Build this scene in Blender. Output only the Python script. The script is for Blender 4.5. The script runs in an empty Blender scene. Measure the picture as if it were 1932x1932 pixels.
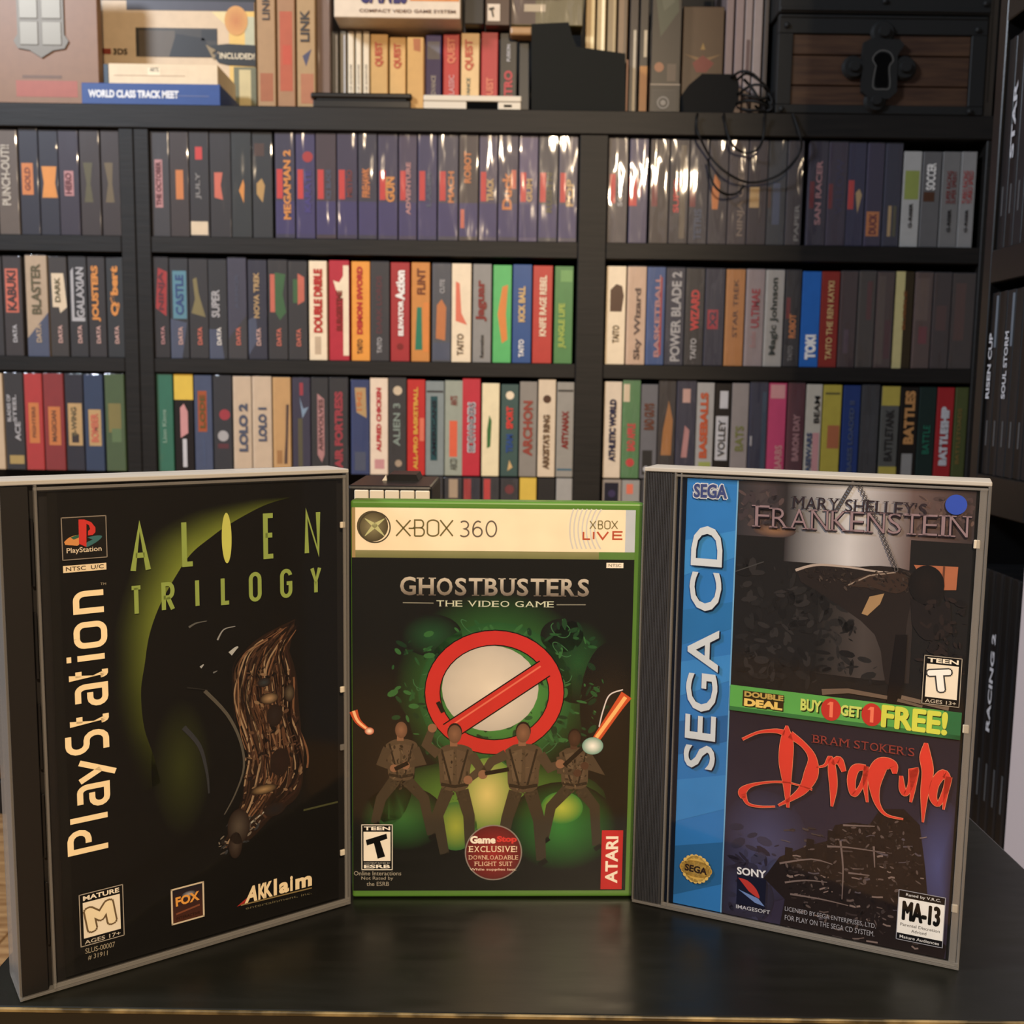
import bpy, bmesh, math, random
from mathutils import Vector, Matrix
from mathutils.geometry import tessellate_polygon
random.seed(7)
S = bpy.context.scene
COL = S.collection
PI = math.pi

# ------------------------------------------------------------------ camera
F, PITCH, ROLL, CAMH = 1950.0, 0.1187, 0.0140, 0.2415
cam_d = bpy.data.cameras.new('camera'); cam = bpy.data.objects.new('camera', cam_d); COL.objects.link(cam)
_d = Vector((0, -math.sin(PITCH), -math.cos(PITCH))); _f = Vector((0, math.cos(PITCH), -math.sin(PITCH))); _x = Vector((1, 0, 0))
c_, s_ = math.cos(ROLL), math.sin(ROLL)
XR = c_*_x - s_*_d; YD = s_*_x + c_*_d
CP = Vector((0, 0, CAMH))
m = Matrix((XR, -YD, -_f)).transposed().to_4x4(); m.translation = CP
cam.matrix_world = m
cam_d.sensor_width = 36; cam_d.lens = 36*F/1932; cam_d.clip_start = 0.01; cam_d.clip_end = 50
cam_d.dof.use_dof = True; cam_d.dof.focus_distance = 0.43; cam_d.dof.aperture_fstop = 25
S.camera = cam
S.view_settings.view_transform = 'Standard'; S.view_settings.look = 'None'
S.view_settings.gamma = 1; S.view_settings.use_curve_mapping = False
S.view_settings.exposure = 1.35

# ------------------------------------------------------------------ world + lamps
w = bpy.data.worlds.new('world'); S.world = w; w.use_nodes = True
w.node_tree.nodes['Background'].inputs[0].default_value = (0.85, 0.80, 0.78, 1)
w.node_tree.nodes['Background'].inputs[1].default_value = 0.06
def area(name, loc, target, size, power, col, shape='DISK'):
    l = bpy.data.lights.new(name, 'AREA'); l.shape = shape; l.size = size; l.energy = power; l.color = col
    o = bpy.data.objects.new(name, l); COL.objects.link(o); o.location = loc
    o.rotation_euler = (Vector(target)-Vector(loc)).to_track_quat('-Z', 'Y').to_euler(); return o
def point(name, loc, r, power, col):
    l = bpy.data.lights.new(name, 'POINT'); l.shadow_soft_size = r; l.energy = power; l.color = col
    o = bpy.data.objects.new(name, l); COL.objects.link(o); o.location = loc; return o
point('ceiling_bulb', (0.36, -1.25, 1.45), 0.08, 100, (1.0, 0.76, 0.50))
area('window_light', (-1.9, 0.1, 1.9), (0.2, 1.3, 0.3), 0.5, 30, (0.80, 0.88, 1.0))

# ------------------------------------------------------------------ measuring
def ray(px, py): return XR*((px-966)/F) + YD*((py-966)/F) + _f
def on_y(px, py, Y):
    r = ray(px, py); t = (Y-CP.y)/r.y; return CP + r*t
def on_z(px, py, Z=0.0):
    r = ray(px, py); t = (Z-CP.z)/r.z; return CP + r*t

# ------------------------------------------------------------------ colours and materials
def lin(c): return tuple((v/255/12.92 if v/255 <= .04045 else ((v/255+.055)/1.055)**2.4) for v in c)
PAL = dict(
 black=(26,26,27), charcoal=(48,47,48), dark=(42,38,38), darkgrey=(66,64,66), grey=(150,148,145), lightgrey=(178,176,172),
 white=(238,234,228), cream=(238,220,190), beige=(200,178,150), tan=(214,180,120), gold=(205,165,90), yellow=(222,190,60),
 orange=(224,140,50), amber=(236,160,40), red=(190,40,36), darkred=(140,30,30), crimson=(190,36,62), pink=(206,88,130), maroon=(112,30,46), palepink=(220,180,170),
 brown=(92,60,40), darkbrown=(58,42,34), olive=(104,98,56), green=(60,120,60), lime=(130,180,50), teal=(24,132,104), darkteal=(40,84,80), darkgreen=(28,56,44),
 blue=(36,84,150), brightblue=(28,110,190), navy=(30,36,78), darknavy=(24,28,52), slate=(84,96,124), purple=(66,56,96), violet=(74,60,150), darkpurple=(52,40,62),
 rose=(206,150,150), salmon=(226,120,90), cyan=(100,160,180), greygreen=(150,162,140), mint=(90,190,110), paleblue=(150,180,210), hotred=(222,52,40), silver=(196,196,200))
def C(c):
    if isinstance(c, str): c = PAL[c]
    c = [v**1.15 for v in lin(c)]; g = .3*c[0]+.55*c[1]+.15*c[2]; return tuple(v+(g-v)*.10 for v in c)

def nodemat(name):
    m = bpy.data.materials.new(name); m.use_nodes = True
    nt = m.node_tree; return m, nt, nt.nodes['Principled BSDF']
def N(nt, t, **kw):
    n = nt.nodes.new(t)
    for k, v in kw.items(): setattr(n, k, v)
    return n
def bump(nt, b, scale, strength, dist=0.001, coord='Object', stretch=(1,1,1), detail=4):
    tc = N(nt,'ShaderNodeTexCoord'); mp = N(nt,'ShaderNodeMapping'); nz = N(nt,'ShaderNodeTexNoise'); bp = N(nt,'ShaderNodeBump')
    mp.inputs['Scale'].default_value = stretch
    nz.inputs['Scale'].default_value = scale; nz.inputs['Detail'].default_value = detail
    bp.inputs['Strength'].default_value = strength; bp.inputs['Distance'].default_value = dist
    nt.links.new(tc.outputs[coord], mp.inputs[0]); nt.links.new(mp.outputs[0], nz.inputs[0]); nt.links.new(nz.outputs[0], bp.inputs['Height'])
    nt.links.new(bp.outputs[0], b.inputs['Normal']); return nz
def plain(name, col, rough=0.5, spec=0.5, noise=None, metal=0.0):
    m, nt, b = nodemat(name); b.inputs['Base Color'].default_value = (*C(col), 1)
    b.inputs['Roughness'].default_value = rough; b.inputs['Specular IOR Level'].default_value = spec; b.inputs['Metallic'].default_value = metal
    if noise: bump(nt, b, *noise)
    return m
def printmat(name, rough, spec=0.4):
    """ink on card or paper: the colour attribute carries the flat print, a fine noise the grain of the stock"""
    m, nt, b = nodemat(name)
    a = N(nt, 'ShaderNodeVertexColor', layer_name='Col'); mix = N(nt, 'ShaderNodeMixRGB', blend_type='MULTIPLY'); mix.inputs[0].default_value = 0.14
    tc = N(nt,'ShaderNodeTexCoord'); nz = N(nt,'ShaderNodeTexNoise'); nz.inputs['Scale'].default_value = 60; nz.inputs['Detail'].default_value = 6
    nt.links.new(tc.outputs['Object'], nz.inputs[0]); nt.links.new(a.outputs[0], mix.inputs[1])
    r = N(nt,'ShaderNodeValToRGB'); r.color_ramp.elements[0].position = .35; r.color_ramp.elements[0].color = (.55,.55,.55,1); r.color_ramp.elements[1].position = .6
    nt.links.new(nz.outputs[0], r.inputs[0]); nt.links.new(r.outputs[0], mix.inputs[2]); nt.links.new(mix.outputs[0], b.inputs['Base Color'])
    b.inputs['Roughness'].default_value = rough; b.inputs['Specular IOR Level'].default_value = spec
    return m
def clearmat(name, tint=(1,1,1), rough=0.08, base=0.05, bumpargs=None, haze=0.0, hazecol=(.6,.6,.6)):
    """thin clear plastic: passes light straight through, mirrors by fresnel, a little haze"""
    m = bpy.data.materials.new(name); m.use_nodes = True; nt = m.node_tree; nt.nodes.remove(nt.nodes['Principled BSDF'])
    out = nt.nodes['Material Output']; tr = N(nt,'ShaderNodeBsdfTransparent'); gl = N(nt,'ShaderNodeBsdfGlossy'); mx = N(nt,'ShaderNodeMixShader')
    tr.inputs[0].default_value = (*tint,1); gl.inputs['Roughness'].default_value = rough
    fr = N(nt,'ShaderNodeLayerWeight'); fr.inputs[0].default_value = 0.25
    ma = N(nt,'ShaderNodeMath', operation='MULTIPLY_ADD'); ma.inputs[1].default_value = 0.35; ma.inputs[2].default_value = base
    nt.links.new(fr.outputs['Fresnel'], ma.inputs[0]); nt.links.new(ma.outputs[0], mx.inputs[0]); nt.links.new(tr.outputs[0], mx.inputs[1]); nt.links.new(gl.outputs[0], mx.inputs[2])
    last = mx
    if haze > 0:
        df = N(nt,'ShaderNodeBsdfDiffuse'); df.inputs[0].default_value = (*hazecol,1); m2 = N(nt,'ShaderNodeMixShader'); m2.inputs[0].default_value = haze
        nt.links.new(mx.outputs[0], m2.inputs[1]); nt.links.new(df.outputs[0], m2.inputs[2]); last = m2
    nt.links.new(last.outputs[0], out.inputs[0])
    if bumpargs:
        sc, st, stretch = bumpargs
        tc = N(nt,'ShaderNodeTexCoord'); oi = N(nt,'ShaderNodeObjectInfo'); va = N(nt,'ShaderNodeVectorMath', operation='ADD'); mp = N(nt,'ShaderNodeMapping'); nz = N(nt,'ShaderNodeTexNoise'); bp = N(nt,'ShaderNodeBump')
        mp.inputs['Scale'].default_value = stretch; nz.inputs['Scale'].default_value = sc; nz.inputs['Detail'].default_value = 1.5
        bp.inputs['Strength'].default_value = st; bp.inputs['Distance'].default_value = 0.009
        nt.links.new(tc.outputs['Object'], mp.inputs[0]); nt.links.new(mp.outputs[0], va.inputs[0]); nt.links.new(oi.outputs['Location'], va.inputs[1])
        nt.links.new(va.outputs[0], nz.inputs[0]); nt.links.new(nz.outputs[0], bp.inputs['Height']); nt.links.new(bp.outputs[0], gl.inputs['Normal'])
    return m
M = dict(
 card = printmat('printed_card', 0.42), paper = printmat('printed_paper', 0.55, 0.12), gloss = printmat('glossy_print', 0.25, 0.5),
 sleeve = clearmat('wrinkled_sleeve', (.97,.97,.97), 0.10, 0.06, (14, 1.0, (2.2, 1, 0.6)), 0.045, (.62,.60,.66)),
 clear = clearmat('clear_plastic', (.99,.99,.99), 0.06, 0.012),
 film = clearmat('clear_film', (1,1,1), 0.12, 0.015, (9, 0.06, (1,1,1))),
 frost = clearmat('frosted_plastic', (.85,.85,.83), 0.22, 0.06, None, 0.22, (.42,.40,.38)),
 frostlit = clearmat('frosted_plastic_lit', (.85,.85,.83), 0.22, 0.08, None, 0.55, (.60,.57,.52)),  # paler copy of frost for top walls, light from above put into colour
 blackplastic = plain('black_plastic', (24,23,23), 0.35, .5, (300, .1, .0005)),
 tray = plain('dark_tray_plastic', (34,31,29), 0.45, .4),
 slatetray = plain('slate_tray_plastic', (66,68,74), 0.5, .4),
 greenplastic = plain('green_plastic', (92,140,48), 0.32, .5),
 rubber = plain('cable_rubber', (14,14,14), 0.6, .3),
 whiteplastic = plain('white_plastic', (214,204,186), 0.4, .5),
 metal = plain('aged_iron', (36,37,37), 0.6, .35, (80,.4,.001)),
 hole = plain('keyhole_black', (6,6,6), 0.9, .1),
)
def woodmat(name, c1, c2, scale, rough, stretch, bs=0.3, spec=.4):
    m, nt, b = nodemat(name); tc = N(nt,'ShaderNodeTexCoord'); mp = N(nt,'ShaderNodeMapping'); nz = N(nt,'ShaderNodeTexNoise'); r = N(nt,'ShaderNodeValToRGB'); bp = N(nt,'ShaderNodeBump')
    mp.inputs['Scale'].default_value = stretch; nz.inputs['Scale'].default_value = scale; nz.inputs['Detail'].default_value = 8
    r.color_ramp.elements[0].color = (*C(c1),1); r.color_ramp.elements[1].color = (*C(c2),1); r.color_ramp.elements[0].position=.35; r.color_ramp.elements[1].position=.65
    bp.inputs['Strength'].default_value = bs; bp.inputs['Distance'].default_value = .0006
    nt.links.new(tc.outputs['Object'], mp.inputs[0]); nt.links.new(mp.outputs[0], nz.inputs[0]); nt.links.new(nz.outputs[0], r.inputs[0]); nt.links.new(r.outputs[0], b.inputs['Base Color'])
    nt.links.new(nz.outputs[0], bp.inputs['Height']); nt.links.new(bp.outputs[0], b.inputs['Normal']); b.inputs['Roughness'].default_value = rough; b.inputs['Specular IOR Level'].default_value = spec
    return m
M['shelf'] = woodmat('blackbrown_veneer', (25,23,21), (35,31,28), 14, .55, (1,1,14), .35, .35)
M['shelfh'] = woodmat('blackbrown_veneer_boards', (25,23,21), (35,31,28), 14, .55, (1,1,14), .35, .35)
M['floor'] = woodmat('oak_floor', (150,112,70), (196,158,108), 12, .4, (1,8,1))
M['chestwood'] = woodmat('stained_chest_wood', (70,48,36), (92,66,46), 10, .5, (1,1,12))
M['wall'] = plain('painted_wall', (205,192,190), .8, .2, (120,.15,.001))
M['darkwall'] = plain('dark_wall', (30,27,25), .9, .1)
# table top: black lacquer with smears and rubbed edge
def tablemat():
    m, nt, b = nodemat('black_lacquer'); tc = N(nt,'ShaderNodeTexCoord')
    nz = N(nt,'ShaderNodeTexNoise'); nz.inputs['Scale'].default_value = 7; nz.inputs['Detail'].default_value = 5
    r = N(nt,'ShaderNodeValToRGB'); r.color_ramp.elements[0].color = (*C((17,17,15)),1); r.color_ramp.elements[1].color = (*C((32,33,25)),1); r.color_ramp.elements[0].position=.35; r.color_ramp.elements[1].position=.7
    n2 = N(nt,'ShaderNodeTexNoise'); n2.inputs['Scale'].default_value = 30; n2.inputs['Detail'].default_value = 8
    r2 = N(nt,'ShaderNodeMapRange'); r2.inputs[3].default_value = .22; r2.inputs[4].default_value = .5
    mp = N(nt,'ShaderNodeMapping'); mp.inputs['Scale'].default_value=(1,5,1)
    nt.links.new(tc.outputs['Object'], nz.inputs[0]); nt.links.new(tc.outputs['Object'], mp.inputs[0]); nt.links.new(mp.outputs[0], n2.inputs[0])
    nt.links.new(nz.outputs[0], r.inputs[0]); nt.links.new(r.outputs[0], b.inputs['Base Color']); nt.links.new(n2.outputs[0], r2.inputs[0]); nt.links.new(r2.outputs[0], b.inputs['Roughness'])
    bp = N(nt,'ShaderNodeBump'); bp.inputs['Strength'].default_value=.15; bp.inputs['Distance'].default_value=.0004
    nt.links.new(n2.outputs[0], bp.inputs['Height']); nt.links.new(bp.outputs[0], b.inputs['Normal']); return m
M['table'] = tablemat()
def edgemat():
    m, nt, b = nodemat('rubbed_brass_edge'); tc = N(nt,'ShaderNodeTexCoord'); nz = N(nt,'ShaderNodeTexNoise'); nz.inputs['Scale'].default_value = 45; nz.inputs['Detail'].default_value=6
    r = N(nt,'ShaderNodeValToRGB'); r.color_ramp.elements[0].color=(*C((70,60,34)),1); r.color_ramp.elements[1].color=(*C((150,130,84)),1); r.color_ramp.elements[0].position=.42; r.color_ramp.elements[1].position=.62
    nt.links.new(tc.outputs['Object'], nz.inputs[0]); nt.links.new(nz.outputs[0], r.inputs[0]); nt.links.new(r.outputs[0], b.inputs['Base Color']); b.inputs['Roughness'].default_value=.35
    return m
M['edge'] = edgemat()

# ------------------------------------------------------------------ object helpers
def tag(o, label=None, cat=None, group=None, kind=None):
    if label: o['label'] = label
    if cat: o['category'] = cat
    if group: o['group'] = group
    if kind: o['kind'] = kind
    return o
def empty(name, loc, rz=0.0):
    o = bpy.data.objects.new(name, None); o.empty_display_size = .02; COL.objects.link(o); o.location = loc; o.rotation_euler = (0,0,rz); return o
def link(name, me, mat, parent=None, loc=None):
    o = bpy.data.objects.new(name, me); me.materials.append(mat); COL.objects.link(o)
    if parent: o.parent = parent
    if loc is not None: o.location = loc
    return o
def boxbm(bm, x0,x1,y0,y1,z0,z1, ch=0.0, seg=1):
    mtx = Matrix.Translation(((x0+x1)/2,(y0+y1)/2,(z0+z1)/2)) @ Matrix.Diagonal((abs(x1-x0),abs(y1-y0),abs(z1-z0),1))
    g = bmesh.ops.create_cube(bm, size=1, matrix=mtx)
    if ch > 0:
        vs = set(g['verts']); es = [e for e in bm.edges if e.verts[0] in vs and e.verts[1] in vs]
        bmesh.ops.bevel(bm, geom=es, offset=ch, segments=seg, affect='EDGES', profile=.5)
def colour_all(me, col):
    a = me.color_attributes.new('Col', 'FLOAT_COLOR', 'POINT')
    a.data.foreach_set('color', list((*C(col),1))*len(me.vertices))
def obj(name, bm, mat, parent=None, loc=None, col=None, smooth=False):
    me = bpy.data.meshes.new(name); bm.to_mesh(me); bm.free()
    if col is not None: colour_all(me, col)
    if smooth: me.polygons.foreach_set('use_smooth', [True]*len(me.polygons))
    return link(name, me, mat, parent, loc)
def box(name, x0,x1,y0,y1,z0,z1, mat, parent=None, ch=.0005, col=None, seg=1, loc=None):
    bm = bmesh.new(); boxbm(bm, x0,x1,y0,y1,z0,z1,ch,seg); return obj(name, bm, mat, parent, loc, col)
def prism(name, pts, y0, y1, mat, parent=None, col=None, loc=None, ch=0):
    """outline in x,z given a real thickness along y"""
    bm = bmesh.new(); f = [bm.verts.new((x,y0,z)) for x,z in pts]; face = bm.faces.new(f)
    r = bmesh.ops.extrude_face_region(bm, geom=[face]); vs = [v for v in r['geom'] if isinstance(v, bmesh.types.BMVert)]
    bmesh.ops.translate(bm, verts=vs, vec=(0,y1-y0,0)); bmesh.ops.recalc_face_normals(bm, faces=bm.faces)
    return obj(name, bm, mat, parent, loc, col)
def tube(name, pts, r, mat, parent=None, sides=8):
    cu = bpy.data.curves.new(name,'CURVE'); cu.dimensions='3D'; cu.bevel_depth=r; cu.bevel_resolution=2; cu.resolution_u=6
    sp = cu.splines.new('NURBS'); sp.points.add(len(pts)-1); sp.use_endpoint_u=True; sp.order_u=4
    for p,q in zip(sp.points, pts): p.co=(*q,1)
    tmp = bpy.data.objects.new('tmp', cu); me = bpy.data.meshes.new_from_object(tmp); me.name=name
    bpy.data.objects.remove(tmp)
    me.polygons.foreach_set('use_smooth',[True]*len(me.polygons)); return link(name, me, mat, parent)

# ------------------------------------------------------------------ lettering
_tx = {}
def glyphs(text, weight=0.0, spacing=1.0):
    """flat outline of a text as (verts2d, faces), box 0..1 in both axes with its aspect"""
    k = (text, weight, spacing)
    if k in _tx: return _tx[k]
    cu = bpy.data.curves.new('t', 'FONT'); cu.body = text; cu.offset = weight; cu.resolution_u = 3; cu.space_character = spacing; cu.fill_mode='FRONT' if hasattr(cu,'fill_mode') else cu.fill_mode
    o = bpy.data.objects.new('t', cu); me = bpy.data.meshes.new_from_object(o)
    vs = [(v.co.x, v.co.y) for v in me.vertices]; fs = [tuple(p.vertices) for p in me.polygons]
    bpy.data.objects.remove(o); bpy.data.meshes.remove(me); bpy.data.curves.remove(cu)
    x0=min(v[0] for v in vs); x1=max(v[0] for v in vs); y0=min(v[1] for v in vs); y1=max(v[1] for v in vs)
    vs = [((a-x0)/(x1-x0),(b-y0)/(y1-y0)) for a,b in vs]
    _tx[k] = (vs, fs); return _tx[k]
def arc(cx,cy,rx,ry,a0,a1,n=10): return [(cx+rx*math.cos(math.radians(a0+(a1-a0)*i/n)), cy+ry*math.sin(math.radians(a0+(a1-a0)*i/n))) for i in range(n+1)]
SF = {  # single-stroke letters in a unit box (lower case: x-height .72, descender below 0)
 'A':[[(0,0),(.5,1),(1,0)],[(.2,.34),(.8,.34)]], 'L':[[(0,1),(0,0),(1,0)]], 'I':[[(.5,0),(.5,1)]], 'E':[[(1,1),(0,1),(0,0),(1,0)],[(0,.52),(.9,.52)]],
 'N':[[(0,0),(0,1),(1,0),(1,1)]], 'T':[[(0,1),(1,1)],[(.5,1),(.5,0)]],
 'R':[[(0,0),(0,1)]+arc(.55,.74,.45,.26,90,-90)+[(0,.48)],[(.45,.48),(1,0)]],
 'O':[arc(.5,.78,.5,.22,0,180)+arc(.5,.22,.5,.22,180,360)+[(1,.78)]],
 'G':[arc(.5,.78,.5,.22,10,180)+arc(.5,.22,.5,.22,180,360)+[(1,.5),(.55,.5)]],
 'Y':[[(0,1),(.5,.45),(1,1)],[(.5,.45),(.5,0)]], 'X':[[(0,0),(1,1)],[(0,1),(1,0)]],
 'B':[[(0,0),(0,1)]+arc(.62,.76,.3,.24,90,-90,8)+[(-.18,.52)],[(.5,.52)]+arc(.62,.26,.38,.26,90,-90,8)+[(0,0)]],
 'D':[[(0,0),(0,1)]+arc(.4,.5,.6,.5,90,-90,14)+[(0,0)]],
 'S':[arc(.5,.75,.48,.25,40,270)+arc(.5,.25,.5,.25,90,-145)], 'C':[arc(.55,.5,.55,.5,48,312,16)],
 'V':[[(0,1),(.5,0),(1,1)]],'H':[[(0,0),(0,1)],[(1,0),(1,1)],[(0,.5),(1,.5)]],
 '3':[arc(.5,.75,.45,.25,140,-90)+arc(.5,.25,.5,.25,90,-140)], '6':[[(.85,.93)]+arc(.62,.5,.62,.5,95,180)+arc(.5,.3,.5,.3,180,540,18)],
 '0':[arc(.5,.5,.5,.5,0,360,22)], 'o0':[arc(.5,.5,.5,.5,0,360,22)],
 # rounded square lower case used for one wordmark
 'P':[[(0,0),(0,1),(.6,1)]+arc(.6,.76,.4,.24,90,-90,6)+[(.38,.52)]],
 'l':[[(0,0),(0,1)]], 'i':[[(0,0),(0,.72)],[(0,.88),(0,1)]],
 'a':[[(.08,.72),(.7,.72)]+arc(.7,.5,.3,.22,90,0,5)+[(1,0),(.35,0)]+arc(.35,.2,.35,.2,270,90,7)+[(.66,.4)]],
 'y':[[(0,.72),(.52,.16)],[(1,.72),(.25,-.24)]],
 's':[[(.95,1),(.4,1)]+arc(.4,.76,.4,.24,90,270,7)+[(.6,.52)]+arc(.6,.26,.4,.26,90,-90,7)+[(0,0)]],
 't':[[(0,.95),(0,.18)]+arc(.3,.2,.3,.2,180,270,4)+[(.75,0)],[(0,.7),(.75,.7)]],
 'n':[[(0,0),(0,.72),(.6,.72)]+arc(.6,.5,.4,.22,90,0,5)+[(1,0)]],
 'o':[arc(.35,.52,.35,.2,90,180,5)+arc(.35,.2,.35,.2,180,270,5)+arc(.65,.2,.35,.2,270,360,5)+arc(.65,.52,.35,.2,0,90,5)+[(.35,.72)]],
}
SERIF = {'G':[(.12,-9)],'H':[(.1,0),(.9,0),(.1,1),(.9,1)],'T':[(.5,0)],'B':[(.02,0),(.02,1)],'U':[(.12,1),(.88,1)],'E':[(.03,0),(.03,1)],'R':[(.1,0),(.95,0),(.02,1)],
 'F':[(.1,0),(.02,1)],'A':[(.06,0),(.94,0)],'N':[(.1,0),(.1,1),(.92,1)],'K':[(.1,0),(.95,0),(.1,1),(.9,1)],'I':[(.5,0),(.5,1)],'M':[(.06,0),(.94,0),(.06,1),(.94,1)],'Y':[(.5,0),(.1,1),(.9,1)],'L':[(.1,1)],'V':[(.08,1),(.92,1)],'D':[(.05,0),(.05,1)]}

class Print:
    """collects flat coloured shapes in a face's own x,z plane; builds them as ONE mesh"""
    def __init__(s, y=-.0002, step=.00006): s.v=[]; s.f=[]; s.c=[]; s.y=y; s.step=step; s.layer=0; s.clip=None
    def add(s, vs, fs, col, layer=None):
        n=len(s.v); L = s.layer if layer is None else layer
        if s.clip: c0=s.clip; vs=[(min(max(a,c0[0]),c0[2]),min(max(b,c0[1]),c0[3])) for a,b in vs]
        for i,(a,b) in enumerate(vs):
            s.v.append((a, s.y-L*s.step, b)); s.c.append(col[i] if isinstance(col,list) else col)
        s.f += [tuple(n+i for i in f) for f in fs]
    def poly(s, pts, col, layer=None):
        c = [C(k) for k in col] if isinstance(col,list) else C(col)
        tr = tessellate_polygon([[Vector((a,b,0)) for a,b in pts]]); s.add(pts, tr, c, layer)
    def rect(s, x0,z0,x1,z1, col, layer=None, top=None):
        c = [C(col),C(col),C(top),C(top)] if top else C(col)
        s.add([(x0,z0),(x1,z0),(x1,z1),(x0,z1)], [(0,1,2,3)], c, layer)
    def frame(s, x0,z0,x1,z1,t,col,layer=None):
        s.rect(x0,z0,x1,z0+t,col,layer); s.rect(x0,z1-t,x1,z1,col,layer); s.rect(x0,z0,x0+t,z1,col,layer); s.rect(x1-t,z0,x1,z1,col,layer)
    def ell(s, cx,cz,rx,rz,col,layer=None,edge=None,n=28):
        vs=[(cx,cz)]+[(cx+rx*math.cos(2*PI*i/n),cz+rz*math.sin(2*PI*i/n)) for i in range(n)]
        s.add(vs,[(0,1+i,1+(i+1)%n) for i in range(n)],[C(col)]+[C(edge or col)]*n,layer)
    def ring(s, cx,cz,rx,rz,t,col,layer=None,a0=0,a1=360,n=40,outer=None):
        vs=[];cs=[]
        for i in range(n+1):
            a=math.radians(a0+(a1-a0)*i/n); vs+=[(cx+rx*math.cos(a),cz+rz*math.sin(a)),(cx+(rx-t)*math.cos(a),cz+(rz-t)*math.sin(a))]; cs+=[C(outer or col),C(col)]
        s.add(vs,[(2*i,2*i+1,2*i+3,2*i+2) for i in range(n)],cs,layer)
    def line(s, pts, w, col, layer=None, w1=None, cap=False):
        """ribbon along points, width w (to w1 at the end)"""
        pts=[p for k,p in enumerate(pts) if k==0 or math.hypot(p[0]-pts[k-1][0],p[1]-pts[k-1][1])>w*.12]
        n=len(pts); L=[]
        if n<2: return
        for i,p in enumerate(pts):
            a=pts[max(i-1,0)]; b=pts[min(i+1,n-1)]
            def nrm(u,v):
                dx,dz=v[0]-u[0],v[1]-u[1]; l=math.hypot(dx,dz) or 1; return (-dz/l,dx/l)
            n1=nrm(a,p) if i>0 else nrm(p,b); n2=nrm(p,b) if i<n-1 else nrm(a,p)
            nx,nz=n1[0]+n2[0],n1[1]+n2[1]; l=math.hypot(nx,nz) or 1; nx/=l; nz/=l
            k=1/max(.45,nx*n1[0]+nz*n1[1]); h=((w if w1 is None else w+(w1-w)*i/(n-1))/2)*k
            L+=[(p[0]+nx*h,p[1]+nz*h),(p[0]-nx*h,p[1]-nz*h)]
        s.add(L,[(2*i,2*i+1,2*i+3,2*i+2) for i in range(n-1)],C(col),layer)
        if cap:
            for p in (pts[0],pts[-1]): s.ell(p[0],p[1],w/2,w/2,col,layer,n=8)
    def text(s, t, A, B, h, col, weight=0.0, layer=None, shear=0.0, top=None, spacing=1.0, serif=False):
        """text whose box runs from A to B along its baseline and is h high (perpendicular, to the left)"""
        vs,fs = glyphs(t, weight, spacing); ux,uz=B[0]-A[0],B[1]-A[1]; l=math.hypot(ux,uz); ex,ez=ux/l,uz/l; nx,nz=-ez,ex
        P=[(A[0]+ex*(a*l+shear*b*h)+nx*b*h, A[1]+ez*(a*l+shear*b*h)+nz*b*h) for a,b in vs]
        c=C(col)
        if top: c1=C(top); c=[tuple(c[k]+(c1[k]-c[k])*b for k in range(3)) for a,b in vs]
        s.add(P,fs,c,layer)
    def stroke(s, chars, col, wid, layer=None):
        """chars: list of (glyph, A(bottom left), width, height, dir) dir=0 upright, 1 running up with tops to the left"""
        for g,(ax,az),gw,gh,dr in chars:
            for st in SF[g]:
                P=[(ax+u*gw, az+v*gh) if dr==0 else (ax-v*gh, az+u*gw) for u,v in st]
                s.line(P,wid,col,layer)
    def build(s, name, mat, parent, loc=None, label=None):
        if not s.v: return None
        me=bpy.data.meshes.new(name); me.from_pydata(s.v,[],s.f)
        a=me.color_attributes.new('Col','FLOAT_COLOR','POINT'); a.data.foreach_set('color',[k for c in s.c for k in (*c,1)])
        # make every face look towards the viewer's side (-y)
        bm=bmesh.new(); bm.from_mesh(me)
        for f in bm.faces:
            f.normal_update()
            if f.normal.y>0: f.normal_flip()
        bm.to_mesh(me); bm.free()
        o=link(name,me,mat,parent,loc)
        if label: o['label']=label
        return o
def btext(p,t,A,B,h,col,r,layer,n=8):
    for k in range(n+1):
        a=2*PI*k/n; d=r if k<n else 0; p.text(t,(A[0]+d*math.cos(a),A[1]+d*math.sin(a)),(B[0]+d*math.cos(a),B[1]+d*math.sin(a)),h,col,0,layer+k*.12)
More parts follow.
